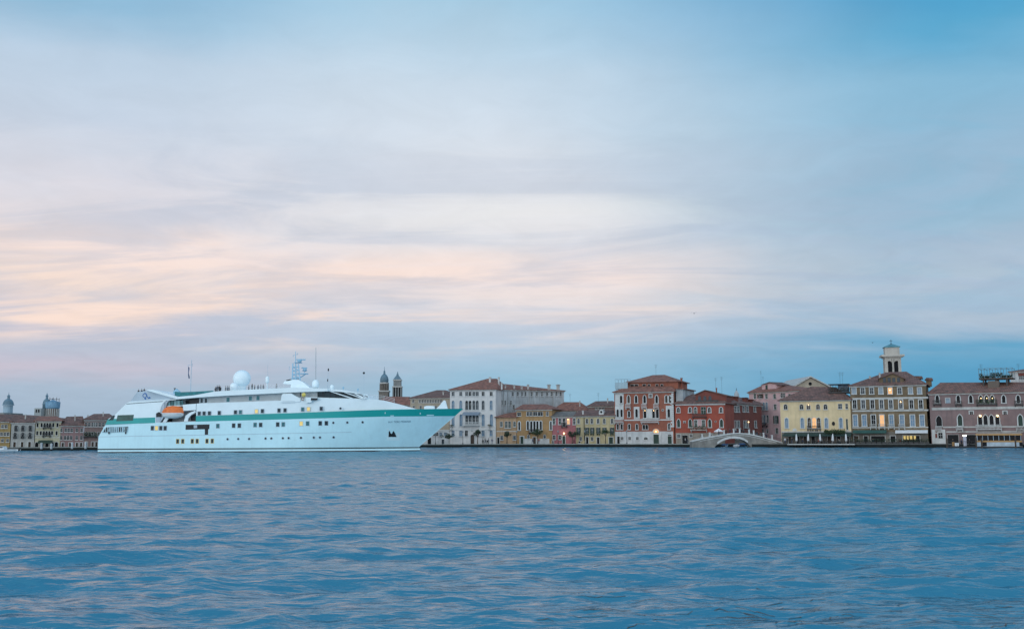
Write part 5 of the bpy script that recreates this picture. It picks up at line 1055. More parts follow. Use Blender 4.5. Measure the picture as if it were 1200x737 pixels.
c = s3(369.8, 449.2, -2); MB().lathe(c, [(.45, -1.5), (.5, -1.0), (.82, -.8), (.84, .1), (.6, .65), (.3, .85), (.05, .9)], 18).build('radome', m_sup, ship, True); MB().lathe(c, [(.5, -1.05), (.55, -1.02), (.55, -.85), (.5, -.84)], 14).build('collar', m_shdark, ship)
MB().tube(s3(369.9, 456, 0), s3(370.2, 407, 0), .14, 6, .07).build('whip_aerial', m_shdeck, ship)
c = s3(389, 453.4, -1); MB().lathe(c, [(.3, -.9), (.35, -.4), (.5, -.2), (.48, .2), (.25, .5), (.05, .55)], 14).build('radome', m_sup, ship, True)
MB().tube(s3(383.8, 455.5), s3(384.6, 431.5), .05, 6).build('signal_mast', m_shgrey, ship); MB().lathe(s3(384, 445.5), [(.12, -.3), (.12, .3)], 8).build('signal_ball', m_shdark, ship); MB().lathe(s3(384.8, 433.4), [(.1, -.3), (.2, .1), (.05, .4)], 8).build('signal_ball', m_shdark, ship)
sprism('funnel_fairing', [(331.5, 449.4), (333.8, 446.4), (338, 446.2), (342, 445.0), (349, 445.0), (354, 447), (358.5, 450.5), (362.5, 454), (371, 455.8), (371, 456.4), (340, 456.4), (341, 450.5), (334, 449.8)], -2.4, 2.4, m_sup)
sprism('fairing_lamps', [(335.4, 446.6), (335.4, 445.2), (340, 444.2), (340, 445.8)], -1, 1, m_shdark)
mt = MB()
for y in (-1, 1):
    for a, b in (((342.4, 447), (343.2, 425.6)), ((351.8, 446), (349.4, 426.4)), ((346.6, 446), (346.4, 426))): mt.tube(s3(*a, y), s3(*b, y*.7), .16, 6)
    for yy in (430, 434, 438.5, 442.5): mt.tube(s3(342.8, yy, y*.85), s3(350.8, yy, y*.85), .12, 5); mt.tube(s3(342.8, yy, y*.85), s3(350.8, yy+4, y*.85), .09, 5)
mt.build('lattice_mast', m_shsteel, ship)
pl = MB()
for (x0, x1, yt, yb) in ((345.6, 353.2, 424.6, 425.4), (352, 360.4, 437.4, 438.4), (341.4, 351, 443.4, 444)):
    a = s3(x0, yb, 0); b = s3(x1, yt, 0); pl.box(a.x, b.x, -1, 1, a.z, b.z)
pl.build('mast_platform', m_shsteel, ship); MB().tube(s3(351, 443, 0), s3(358, 438.4, 0), .12, 6).build('strut', m_shsteel, ship)
c = s3(351, 422.8); MB().lathe(c, [(.3, -.3), (.55, -.2), (.55, .2), (.3, .35)], 12).build('radar_dome', m_shsteel, ship)
for a, b in (((347.5, 421.4), (358, 421.4)), ((353.5, 431), (360, 431.2)), ((354.5, 434.2), (359.8, 434.2))): MB().tube(s3(*a, 0), s3(*b, 0), .15, 6).build('radar_scanner', m_shsteel, ship)
MB().tube(s3(357, 437.6), s3(357, 431), .09, 6).build('radar_post', m_shsteel, ship); MB().lathe(s3(357.2, 433.2), sphere_prof(.45, 8), 10).build('radar_dome', m_shsteel, ship)
tm = MB(); tm.tube(s3(346.4, 426), s3(346.4, 411.5), .13, 6, .07); tm.tube(s3(343.6, 416.8), s3(348.8, 414.8), .04, 5); tm.tube(s3(343.6, 418.2), s3(343.6, 415.6), .05, 5); tm.tube(s3(348.8, 416), s3(348.8, 413.4), .05, 5); tm.build('top_mast', m_shsteel, ship)
MB().tube(s3(339, 434), s3(339, 429), .05, 5).build('signal_flag_line', m_shsteel, ship)
# after deck: wind break, flag mast, crane
wb = sprism('wind_break', [(205, 464.4), (204.6, 458.8), (212, 459.4), (228, 458.8), (250, 457.6), (250, 459.6), (228, 463), (208, 465)], -6.0, -5.9, mat('teal_canvas', (.03, .20, .22), .7, .25, 1)); 
sprism('sun_deck_structure', [(203, 461.4), (203, 458.4), (206.4, 455.2), (210.4, 458.6), (211, 461.8)], -3.6, -2.8, m_shsteel); cr_ = MB(); cr_.tube(s3(203.4, 460), s3(205, 454.8), .09, 5); cr_.tube(s3(205, 454.8), s3(210, 459), .09, 5); cr_.tube(s3(203.6, 455), s3(206, 455), .08, 5); cr_.build('small_crane', m_shdark, ship)
MB().tube(s3(223.2, 459.4, -1), s3(224.6, 421.5, -1), .11, 6, .08).build('flag_mast', m_shgrey, ship)
fm = MB(); fm.tube(s3(219.6, 428.2, -1), s3(225.6, 426.6, -1), .05, 5); fm.tube(s3(220.4, 427.6, -1), s3(220.4, 430, -1), .05, 5); fm.tube(s3(225.6, 429.2, -1), s3(225.4, 426, -1), .05, 5); fm.build('yard', m_shgrey, ship)
fl = MB(); n = 8
a = s3(220.4, 430, -1); b = s3(220.8, 443.4, -1); vs = []
for i in range(n+1):
    t = i/n; q = a+(b-a)*t; vs += [q+Vector((0, .12*sin(t*7), 0)), q+Vector((.24+.06*sin(t*9), .15*cos(t*6), 0))]
fl.add(vs, [(2*i, 2*i+1, 2*i+3, 2*i+2) for i in range(n)]); fo = fl.build('flag', mat('dark_blue_flag', (.05, .10, .20), .8, .3, 3), ship); so_ = fo.modifiers.new('thickness', 'SOLIDIFY'); so_.thickness = .03
MB().tube(s3(426.6, 462), s3(426.4, 437.6), .035, 5).build('bow_light_pole', m_shgrey, ship); MB().lathe(s3(426.4, 437), sphere_prof(.28, 6), 8).build('anchor_ball', m_iron, ship); 
for px, py in ((402.2, 454.6), (419.3, 456.6)): MB().lathe(s3(px, py+1.4), [(.06, -.4), (.06, .1), (.22, .2), (.2, .5), (.05, .6)], 8).build('deck_light', m_shsteel, ship)
# ================================================================== PEOPLE
m_skin = mat('skin', (.45, .28, .20), .6); m_hair = mat('dark_hair', (.03, .022, .018), .7)
CLOTH = {n: mat('cloth_'+n, c, .9, .1, 3) for n, c in dict(black=(.02, .02, .025), navy=(.025, .04, .09), red=(.28, .04, .03), grey=(.12, .13, .14), white=(.6, .6, .6), olive=(.06, .07, .04), denim=(.05, .08, .15)).items()}
def skin_mesh(pts, edges, radii):
    me = bpy.data.meshes.new('person'); me.from_pydata(pts, edges, []); ob = bpy.data.objects.new('tmp', me); COL.objects.link(ob)
    sk = ob.modifiers.new('s', 'SKIN'); sk.use_smooth_shade = True
    for i, r in enumerate(radii): me.skin_vertices[0].data[i].radius = r if isinstance(r, tuple) else (r, r)
    me.skin_vertices[0].data[0].use_root = True
    su = ob.modifiers.new('u', 'SUBSURF'); su.levels = 1
    out = bpy.data.meshes.new_from_object(ob.evaluated_get(bpy.context.evaluated_depsgraph_get())); bpy.data.objects.remove(ob); return out
def figure(pose):
    P = [(0, 0, .95), (0, 0, 1.12), (0, 0, 1.36), (0, .01, 1.50), (0, -.02, 1.60), (0, -.02, 1.70)]; Rr = [(.15, .11), (.135, .10), (.16, .10), (.05, .05), (.085, .095), (.075, .085)]; E = [(0, 1), (1, 2), (2, 3), (3, 4), (4, 5)]
    def chain(root, pts, rad):
        prev = root
        for p, r in zip(pts, rad): P.append(p); Rr.append(r); E.append((prev, len(P)-1)); prev = len(P)-1
    for s in (-1, 1):
        f = {'stand': .0, 'walk': .22*s, 'sit': 0}[pose]
        if pose == 'sit': chain(0, [(s*.10, -.05, .92), (s*.12, -.45, .90), (s*.12, -.47, .48), (s*.12, -.60, .44)], [.095, .07, .048, .035])
        else: chain(0, [(s*.10, 0, .86), (s*.11, -f*.7+.0-.02, .50), (s*.12, -f*1.15+.03, .08), (s*.13, -f*1.15-.12, .035)], [.095, .065, .045, .035])
        aw = .12*s if pose == 'walk' else 0
        chain(2, [(s*.19, 0, 1.40), (s*.25, .02+aw, 1.13), (s*.25, -.10+aw*1.6, .90), (s*.24, -.13+aw*1.8, .80)] if pose != 'sit' else [(s*.19, 0, 1.40), (s*.24, -.05, 1.14), (s*.16, -.30, 1.08), (s*.12, -.38, 1.08)], [.055, .042, .032, .026])
    return skin_mesh(P, E, Rr)
FIG = {p: figure(p) for p in ('stand', 'walk', 'sit')}
def person(loc, rz, label, pose='stand', top='black', legs='navy', hair=True, sc=1.0, group=None):
    key = (pose, top, legs); nm = 'person_%s_%s_%s' % key
    me = bpy.data.meshes.get(nm)
    if not me:
        me = FIG[pose].copy(); me.name = nm; me.materials.clear()
        for m in (CLOTH[legs], CLOTH[top], m_skin): me.materials.append(m)
        for f in me.polygons:
            z = f.center.z; x = abs(f.center.x); hand = z < .86 and x > .2 and pose != 'sit'
            f.material_index = 2 if (z > 1.47 or hand) else (1 if z > .97 or x > .19 else 0)
    o = bpy.data.objects.new('person', me); COL.objects.link(o); o.location = loc; o.rotation_euler = (0, 0, rz); o.scale = (sc,)*3
    tag(o, label, 'person', group)
    hm = bpy.data.meshes.get('hair_mesh')
    if not hm: h_ = MB().lathe((0, .012, 1.665), [(.088, -.02), (.094, .03), (.085, .075), (.05, .108), (.01, .118)], 12); ho = h_.build('hair', m_hair, o, True); ho.data.name = 'hair_mesh'
    else: ho = bpy.data.objects.new('hair', hm); COL.objects.link(ho); ho.parent = o
    return o
rc = lambda l: random.choice(l)
tops = ['black', 'navy', 'red', 'grey', 'white', 'olive', 'black', 'grey']; lg = ['black', 'denim', 'navy', 'grey']
def on_quay(px, back): q = Q(px, back); return (at_depth(px, q.y).x, q.y, GZ)
for i, (px, bk, pose, t, l, lab) in enumerate((
    (565.8, 5.6, 'stand', 'black', 'black', 'leftmost of three people in dark coats before the white palace'),
    (568.6, 5.2, 'walk', 'black', 'navy', 'middle one of three people in dark coats before the white palace'),
    (572.6, 5.4, 'stand', 'navy', 'black', 'rightmost of three people in dark coats before the white palace'),
    (576.6, 4.2, 'walk', 'navy', 'denim', 'small person in blue near the right corner of the white palace'),
    (624.2, 3.0, 'walk', 'navy', 'navy', 'person in blue in front of the amber house door'),
    (631.5, 3.4, 'walk', 'red', 'denim', 'person in red under the tree by the amber house'),
    (672.6, 4.0, 'walk', 'black', 'black', 'person in black at the right end of the rose house'),
    (803, 5.0, 'stand', 'white', 'black', 'person in white top in the doorway of the deep red house'),
    (806, 4.6, 'walk', 'grey', 'navy', 'person in grey beside the doorway of the deep red house'),
    (920, 2.0, 'walk', 'white', 'navy', 'person in white at the foot of the bridge by the canopy'),
    (922.6, 2.8, 'walk', 'black', 'black', 'person in black at the foot of the bridge by the canopy'),
    (928, 3.0, 'stand', 'black', 'denim', 'person standing near the first closed parasol'),
    )): person(on_quay(px, bk), random.uniform(-1.5, 1.5), lab, pose, t, l)
# ================================================================== BRIDGE over the side canal
m_bst = plaster('bridge_stone', (.42, .42, .39), .5, .2); m_bbr = plaster('bridge_brick', (.31, .29, .26), .5, .3)
YB = 277.0
def bxz(px, py): p = at_depth(px, YB, py); return (p.x, p.z)
bc = at_depth(864, YB); bo = tag(empty('stone_bridge', (bc.x, YB, 0)), 'low white stone arch bridge with short posts over the side canal', 'bridge')
L = lambda l: [(x-bc.x, z) for x, z in (bxz(*q) for q in l)]
top = [(811, 517.6), (820, 515.3), (832, 512.9), (845, 510.6), (856, 508.7), (866, 508.2), (876, 508.9), (888, 511.4), (900, 514.6), (910, 517.2), (917, 519.4)]
arc = [(838, 523.2), (840.5, 520.6), (844, 518), (849, 515.6), (855, 514.0), (861, 513.6), (867, 514.2), (872, 516), (876.5, 519), (879.6, 523.2)]
fac = top+[(917, 524.2), (880, 524.2)]+arc[::-1]+[(837.6, 524.2), (811, 524.2)]
MB().prism(L(fac), 0, 3.6).build('arch_wall', m_bbr, bo)
def strip(name, pts, th, y0, y1, m, dz=0):
    q = L(pts); mb = MB(); n = len(q); vs = []
    for x, z in q: vs += [(x, y0, z+dz), (x, y1, z+dz), (x, y1, z+dz+th), (x, y0, z+dz+th)]
    fs = []
    for i in range(n-1):
        a = 4*i; b = a+4; fs += [(a, b, b+3, a+3), (a+3, b+3, b+2, a+2), (a+2, b+2, b+1, a+1), (a+1, b+1, b, a)]
    fs += [(0, 3, 2, 1), (4*n-4, 4*n-3, 4*n-2, 4*n-1)]; return mb.add(vs, fs).build(name, m, bo)
strip('coping', top, .28, -.14, .4, m_stonew, .0); strip('coping', top, .28, 3.2, 3.74, m_stonew, .0)
strip('arch_ring', arc[1:-1], .6, -.10, -.002, m_stonew, .01)
strip('string_course', [(x, y+1.9) for x, y in top[1:-1]], .16, -.08, -.003, m_stone)
for px in (823, 832, 848.6, 860, 867, 878, 883.4, 895, 905):
    x, z = bxz(px, float(np.interp(px, [t[0] for t in top], [t[1] for t in top])))
    MB().box(x-bc.x-.19, x-bc.x+.19, -.05, .33, z+.281, z+1.35).box(x-bc.x-.25, x-bc.x+.25, -.11, .39, z+1.351, z+1.5).build('post', m_stonew, bo)
rl = MB(); q = L(top)
for (a, b) in zip(q, q[1:]):
    for h in (.75, 1.1): rl.tube((a[0], .14, a[1]+h), (b[0], .14, b[1]+h), .035, 5)
rl.build('handrail', m_iron, bo)
for i, (px, t, l, lab) in enumerate(((843.5, 'black', 'navy', 'leftmost person crossing the stone bridge'), (852.5, 'olive', 'black', 'person in olive between the second and third bridge posts'), (857.5, 'navy', 'black', 'person in navy left of the middle bridge post'),
        (863.5, 'white', 'denim', 'person in a white top at the crown of the bridge'), (870.5, 'black', 'black', 'first person right of the bridge crown in black'), (873.6, 'grey', 'black', 'person in grey right of the bridge crown'), (888.5, 'black', 'denim', 'person in black walking down the right side of the bridge'),
        (900, 'navy', 'black', 'person near the right foot of the bridge in navy'), (891.6, 'red', 'black', 'person in red walking down the right side of the bridge'))):
    x, z = bxz(px, float(np.interp(px, [t_[0] for t_ in top], [t_[1] for t_ in top]))); person((x, YB+1.2+.5*(i % 3), z-.1), random.choice((-1.6, 1.6)), lab, 'walk', t, l)
# white sunshade left of the bridge
p = at_depth(842.5, 283); e = tag(empty('parasol', (p.x, 283, GZ)), 'open white parasol beside the left foot of the bridge', 'parasol'); zt = at_depth(842.5, 283, 502.2).z-GZ
MB().tube((0, 0, 0), (0, 0, zt), .04, 8).build('pole', m_white, e); MB().lathe((0, 0, zt), [(1.35, -.95), (1.38, -.75), (1.3, -.7), (.7, -.3), (.02, .1)], 8).build('canopy', m_whitecloth, e)
# moored boats under the bridge
def small_boat(x, y, rz, L_, name, label, hullm, cat='boat', cover=None, cabin=False, group=None):
    e = tag(empty(name, (x, y, 0), rz), label, cat, group); st = np.linspace(0, 1, 12); rows = []
    for t in st:
        w = L_*.16*(1-max(0, (t-.45)/.55)**2.2)*(.86+.14*min(1, t*5)); zt = .48+.25*t*t; xx = (t-.5)*L_
        rows.append([(xx, -w*.03, -.25), (xx, -w*.7, -.15), (xx+.15*t, -w, zt), (xx+.15*t, -w*.9, zt), (xx, -w*.75, .12), (xx, w*.75, .12), (xx+.15*t, w*.9, zt), (xx+.15*t, w, zt), (xx, w*.7, -.15), (xx, w*.03, -.25)])
    mb = MB(); n = 10
    for r in rows: mb.v += r
    for i in range(len(st)-1):
        for j in range(n): mb.f.append((i*n+j, i*n+(j+1) % n, (i+1)*n+(j+1) % n, (i+1)*n+j)); mb.m.append(0)
    mb.f.append(tuple(range(n))[::-1]); mb.f.append(tuple((len(st)-1)*n+j for j in range(n))); mb.m += [0, 0]
    h = mb.build('hull', hullm, e)
    st_ = MB(); 
    for q in (-.25, .1): st_.box(q*L_-.15, q*L_+.15, -L_*.12, L_*.12, .3, .36)
    st_.build('thwart', m_brownw, e)
    if cover: MB().prism([(-L_*.42, .5), (L_*.30, .62), (L_*.1, .95), (-L_*.3, .85)], -L_*.13, L_*.13).build('cover', cover, e)
    if cabin:
        MB().prism([(-L_*.12, .5), (L_*.22, .6), (L_*.12, 1.25), (-L_*.08, 1.3)], -L_*.11, L_*.11).build('cabin', m_white, e)
        MB().prism([(-L_*.09, .85), (L_*.165, .9), (L_*.115, 1.15), (-L_*.075, 1.18)], -L_*.113, L_*.113).build('windscreen', m_dark, e); MB().box(-L_*.54, -L_*.49, -.2, .2, .1, .95).build('outboard_motor', m_iron, e)
    return e
m_bb = mat('blue_boat_cover', (.05, .12, .25), .8); m_blk = mat('black_boat_paint', (.02, .022, .025), .4)
for px, Yb, rz, hm, cv, lab in ((849, 287, 1.2, m_white, m_bb, 'white boat with blue cover moored under the bridge, leftmost one'), (856, 293, 1.35, m_blk, None, 'black open boat moored under the bridge arch'), (863, 286, 1.3, m_white, None, 'white open boat in the middle of the bridge arch'), (870, 295, 1.2, m_blk, m_bb, 'black boat with blue cover at the right under the bridge')):
    p = at_depth(px, Yb); small_boat(p.x, Yb, rz, 6, 'moored_boat', lab, hm, cover=cv)
p = at_depth(5, 266); small_boat(p.x-.3, 265.5, pi, 9, 'motorboat', 'white motorboat with low cabin at the left edge of the picture', m_white, cabin=True)
MB()
# ================================================================== TREES, LAMP POSTS, PILES
def tree(px, back, h, r, label, lm=None, trunk_h=None, n=900, tm=None, squash=.75, name='tree', seed=1):
    rnd = random.Random(seed); x, y, z = on_quay(px, back); e = tag(empty(name, (x, y, GZ)), label, 'tree')
    th = trunk_h or h-r*1.2; tr = MB(); tr.tube((0, 0, 0), (.05, 0, th), .16, 8, .10)
    for i in range(6): a = i*1.05; tr.tube((.04, 0, th*(.8+.03*i)), (r*.55*cos(a), r*.55*sin(a), h-r*.55+.2*sin(i*2)), .07, 5, .02)
    tr.build('trunk', tm or m_bark, e); cl = [(rnd.gauss(0, .42)*r, rnd.gauss(0, .42)*r, h-r*squash+rnd.gauss(0, .32)*r*squash, rnd.uniform(.3, .55)*r) for _ in range(11)]; mb = MB()
    for i in range(n):
        c = rnd.choice(cl); v = Vector((rnd.gauss(0, 1), rnd.gauss(0, 1), rnd.gauss(0, 1))).normalized()*c[3]*rnd.uniform(.5, 1.05); leafquad(mb, (c[0]+v.x, c[1]+v.y, max(th*.75, c[2]+v.z*.8)), .17)
    mb.build('crown', lm or m_leaf, e); return e
tree(525.6, 3.2, 3.6, 1.35, 'small clipped tree with pale trunk left of the white palace door', m_leafD, 2.2, tm=m_stone, seed=2)
tree(559.6, 4.0, 4.6, 1.3, 'small tree beside the white palace door', m_leafD, 2.2, seed=3)
tree(594, 3.5, 4.2, 1.15, 'dense dark round tree before the peach house', m_leafD, 1.9, squash=1.0, seed=4)
tree(630, 3.6, 4.3, 1.35, 'small spreading tree before the amber house', m_leaf, 2.2, seed=5)
tree(693.5-1.5, 3.4, 3.9, 1.15, 'low bushy tree between the rose house and the butter yellow house', m_leafD, 1.6, seed=6) if False else tree(670.5, 4.6, 4.1, 1.5, 'broad dark bush tree at the right end of the rose house', m_leafD, 1.8, seed=6)
tree(709.5, 3.6, 4.3, 1.25, 'small flat topped tree before the butter yellow house', m_leaf, 2.4, squash=.6, seed=7)
def post0(loc, label):
    e = tag(empty('street_lamp', loc), label, 'street lamp'); MB().lathe((0, 0, 0), [(.2, 0), (.2, .15), (.1, .35), (.07, .8), (.055, 3.3)], 10).build('post', m_iron, e)
    MB().lathe((0, 0, 3.3), [(.06, 0), (.17, .12), (.24, .5), (.12, .62), (.02, .75)], 8).build('lantern', mat('unlit_lantern_glass', (.25, .27, .28), .3), e); return e
for i, (px, bk, lab) in enumerate(((510.3, 2, 'black street lamp near the ship bow'), (542.4, 2, 'black street lamp left of the white palace door'), (654, 2, 'black street lamp before the rose house'), (734.6, 2, 'black street lamp before the orange brick palace'), (685.5, 2, 'black street lamp before the butter yellow house'), (605.5, 2, 'black street lamp between peach and amber houses'))):
    loc = on_quay(px, bk)
    if i == 0: L0 = post0(loc, lab)
    else: c = copy_tree(L0); c.location = loc; c['label'] = lab
    if i == 0: pass
for o in [o for o in COL.objects if o.name.startswith('street_lamp')]: o['group'] = 'lamp posts along the quay'
# white mooring piles at the left
pp = None
m_pile = mat('pile_white', (.55, .57, .57), .7, .3, 2)
for i, (px, hh, lab) in enumerate(((48.9, 2.1, 'leftmost white mooring pile in front of the lemon house'), (60.6, 1.95, 'second white mooring pile, before the right half of the lemon house'), (84.8, 2.2, 'third white mooring pile, before the pink house'), (100.6, 2.25, 'white mooring pile closest to the ship stern'))):
    p = at_depth(px, 268.5)
    if i == 0:
        e = tag(empty('mooring_pile', (p.x, 268.5, 0)), lab, 'mooring pile', 'white mooring piles at the left quay'); MB().lathe((0, 0, 0), [(.27, -2), (.27, 1.75), (.31, 1.8), (.31, 2.0), (.12, 2.15)], 12).build('shaft', m_pile, e); MB().lathe((0, 0, 0), [(.285, -1), (.285, .45), (.27, .5)], 12).build('weed_ring', m_algae, e); pp = e
    else: c = copy_tree(pp); c.location = (p.x, 268.5, 0); c['label'] = lab
    (e if i == 0 else c).scale = (1, 1, hh/2.1)
# dark mooring pile pair at the left and rowing posts are too small to see
# closed parasols on the restaurant terrace
pr = None
for i, px in enumerate((933.4, 946.8, 961.2, 975.6, 991.6)):
    x, y, z = on_quay(px, 2.6)
    if i == 0:
        pr = tag(empty('parasol', (x, y, GZ)), '', 'parasol', 'closed white parasols on the restaurant terrace'); MB().tube((0, 0, 0), (0, 0, 2.75), .035, 8).build('pole', m_white, pr)
        MB().lathe((0, 0, 0), [(.26, .75), (.30, .9), (.27, 1.5), (.2, 2.2), (.1, 2.6), (.02, 2.7)], 9).build('canopy', m_whitecloth, pr); MB().lathe((0, 0, 0), [(.25, 0), (.25, .1), (.06, .14)], 12).build('base', m_iron, pr); c = pr
    else: c = copy_tree(pr); c.location = (x, y, GZ)
    c.rotation_euler = (R(random.uniform(-3, 3)), R(random.uniform(-4, 4)), i)
    c['label'] = ('closed white parasol nearest the bridge', 'second closed white parasol from the bridge', 'third closed white parasol from the bridge, middle of the terrace', 'fourth closed white parasol from the bridge, under the climbing plants', 'closed white parasol farthest from the bridge')[i]
# cafe tables and chairs along both terraces
def cafe_table(loc):
    e = tag(empty('cafe_table', loc), 'small dark cafe table on the waterside terrace', 'table', 'cafe tables on the terraces'); MB().lathe((0, 0, .72), [(.38, 0), (.4, .02), (.38, .04)], 14).build('tabletop', m_brownw, e); MB().lathe((0, 0, 0), [(.22, 0), (.22, .03), (.04, .06), (.04, .72)], 10).build('leg', m_iron, e); return e
def cafe_chair(loc, rz):
    e = tag(empty('cafe_chair', loc, rz), 'dark cafe chair on the waterside terrace', 'chair', 'cafe chairs on the terraces'); MB().box(-.22, .22, -.22, .22, .43, .47).build('seat', m_iron, e); MB().box(-.22, .22, .19, .23, .50, .92).build('backrest', m_iron, e)
    for a in (-.19, .19):
        for b in (-.19, .19): MB().box(a-.02, a+.02, b-.02, b+.02, 0, .429).build('leg', m_iron, e)
    return e
t0 = c0 = None; pi_ = 0
for i, px in enumerate([930, 938.5, 943, 951.5, 956.5, 966, 970.5, 980.5, 985.5, 995.5, 1002, 1008, 1014, 1020, 1026, 1032, 1052, 1058, 1064, 1070, 1076, 1082]):
    x, y, z = on_quay(px, 2.0+1.5*(i % 2)); 
    if t0 is None: t0 = t = cafe_table((x, y, GZ))
    else: t = copy_tree(t0); t.location = (x, y, GZ)
    for s in (-1, 1):
        lx = x+s*.68
        if c0 is None: c0 = c = cafe_chair((lx, y, GZ), s*-pi/2)
        else: c = copy_tree(c0); c.location = (lx, y, GZ); c.rotation_euler = (0, 0, s*-pi/2)
        c['label'] = t['label'] and 'dark cafe chair on the waterside terrace'
        if (i*2+s) % 3 == 0:
            tp = tops[pi_ % 8]; lab = 'seated diner in %s at cafe table %s' % (tp, ('before the yellow restaurant' if px < 998 else 'before the umber hotel')); person((lx-s*.02, y+.0, GZ-.38), s*-pi/2, lab, 'sit', tp, 'black', group='diners on the terraces'); pi_ += 1
# terrace planters with bushes before the hotel
pl0 = None
for i, px in enumerate(np.linspace(999, 1086, 15)):
    x, y, z = on_quay(px, 1.0)
    if pl0 is None:
        pl0 = tag(empty('planter', (x, y, GZ)), 'dark planter of bushy greenery on the edge of the hotel terrace', 'planter', 'planters along the hotel terrace'); MB().box(-.55, .55, -.25, .25, 0, .5).build('box', m_iron, pl0); lm = MB()
        for _ in range(110): leafquad(lm, (random.uniform(-.55, .55), random.uniform(-.25, .25), .5+random.random()**1.3*.8), .13)
        lm.build('plants', m_leafD, pl0); c = pl0
    else: c = copy_tree(pl0); c.location = (x, y, GZ)
    c.rotation_euler = (0, 0, -.45+(pi if i % 2 else 0))
# low terrace rail on piles before yellow house (white edge)
a = Q(921); b = Q(999); L_ = (b-a).length; rz = math.atan2(b.y-a.y, b.x-a.x); e = tag(empty('terrace_platform', (a.x, a.y-1.6, 0), rz), 'waterside terrace platform with pale edge on dark piles before the yellow restaurant', 'terrace')
MB().box(0, L_, -.8, 1.5, 1.0-.28, 1.22-.26).build('deck', m_stone, e); pl = MB()
for i in range(22): MB().box(.3+i*L_/22, .55+i*L_/22, -.6, -.35, -2, .719).build('pile', m_algae, e)
rr_ = MB()
for i in range(30): rr_.box(i*L_/30, i*L_/30+.04, -.74, -.70, .961, 1.84)
rr_.box(0, L_, -.75, -.69, 1.84, 1.89); rr_.box(0, L_, -.74, -.70, 1.39, 1.43); rr_.build('railing', m_iron, e)
# ================================================================== LANDING STAGE at the right
A_ = at_depth(1145, 246); B_ = at_depth(1196.5, 241.5); d = (B_-A_); L_ = math.hypot(d.x, d.y); rz = math.atan2(d.y, d.x)
m_ylw = mat('landing_yellow', (.42, .22, .07), .5, .12, 1); e = tag(empty('landing_stage', (A_.x, A_.y, 0), rz), 'floating waterbus landing stage with orange bands and white pontoon sides', 'landing stage')
MB().box(-.3, L_+.3, -.4, 5, -.6, .42).build('pontoon', m_shdark, e); MB().box(-.1, L_+.2, 0, 4.6, .421, 1.45).build('lower_panel', mat('panel_pale_blue', (.45, .52, .57), .6, .2, 1), e)
for a, b in ((1.2, 2.1), (9.2, 9.9)): MB().box(a, b, -.06, -.003, .5, 1.45).build('doorway', m_dark, e)
MB().box(-.05, L_+.15, -.03, 4.63, 1.451, 1.85).build('orange_band', m_ylw, e); gp = MB().box(.05, L_, .05, 4.5, 1.851, 3.1).build('glazing', m_dark, e)
for i in range(9): x = .02+i*(L_-.1)/8; MB().box(x, x+.09, -.01, .06, 1.851, 3.1).build('mullion', m_shgrey, gp)
MB().box(-.25, L_+.3, -.25, 4.8, 3.101, 3.5).build('orange_fascia', m_ylw, e); MB().box(-.1, L_+.1, -.1, 4.7, 3.501, 3.62).build('roof', m_stone, e)
A_ = at_depth(1111, 249); B_ = at_depth(1142, 247); d = (B_-A_); L_ = math.hypot(d.x, d.y); rz = math.atan2(d.y, d.x); e = tag(empty('boarding_pontoon', (A_.x, A_.y, 0), rz), 'small dark boarding pontoon with lit lamp left of the landing stage', 'landing stage')
MB().box(0, L_, -.2, 3, -.6, .5).build('pontoon', m_shdark, e); rr_ = MB()
for i in range(10): rr_.box(i*L_/9-.03, i*L_/9+.03, -.1, -.04, .501, 1.6)
rr_.box(0, L_, -.11, -.03, 1.6, 1.68); rr_.build('railing', m_iron, e); MB().box(.9, 1.5, .5, .6, .501, 1.5).build('notice_board', m_ylw, e); MB().box(1.5, 2.4, .2, .3, .501, 1.3).build('ticket_board', m_white, e)
MB().box(3.5, 4.2, .3, .9, .501, 2.9).build('ticket_pillar', mat('pillar_lilac', (.48, .46, .52), .6), e); MB().box(3.45, 4.25, .25, .95, 2.905, 3.2).build('lamp', m_lampw, e)
for i, (px, y_, lab) in enumerate(((1109.5, 247.5, 'dark mooring pile left of the boarding pontoon'), (1143.6, 245, 'dark mooring pile between pontoon and landing stage'), (1150.2, 244.6, 'dark mooring pile in front of the landing stage, left one'), (1189.8, 241, 'dark mooring pile in front of the landing stage, right one'))):
    p = at_depth(px, y_-1.0); MBp = MB().lathe((0, 0, 0), [(.2, -2), (.2, 2.2+.3*(i % 2)), (.05, 2.6+.3*(i % 2))], 10).build('mooring_pile', m_brownw); MBp.location = (p.x, y_-1.0, 0); tag(MBp, lab, 'mooring pile', 'dark mooring piles at the landing stage')
for i, (px, t, lab) in enumerate(((1116.5, 'black', 'person in black waiting on the boarding pontoon'), (1126.5, 'navy', 'person in navy beside the lit lamp of the pontoon'), (1136, 'black', 'person in black near the landing stage'))):
    p = at_depth(px, 249.6); person((p.x, 249.6, .5), i*2.0, lab, 'stand', t, 'black')
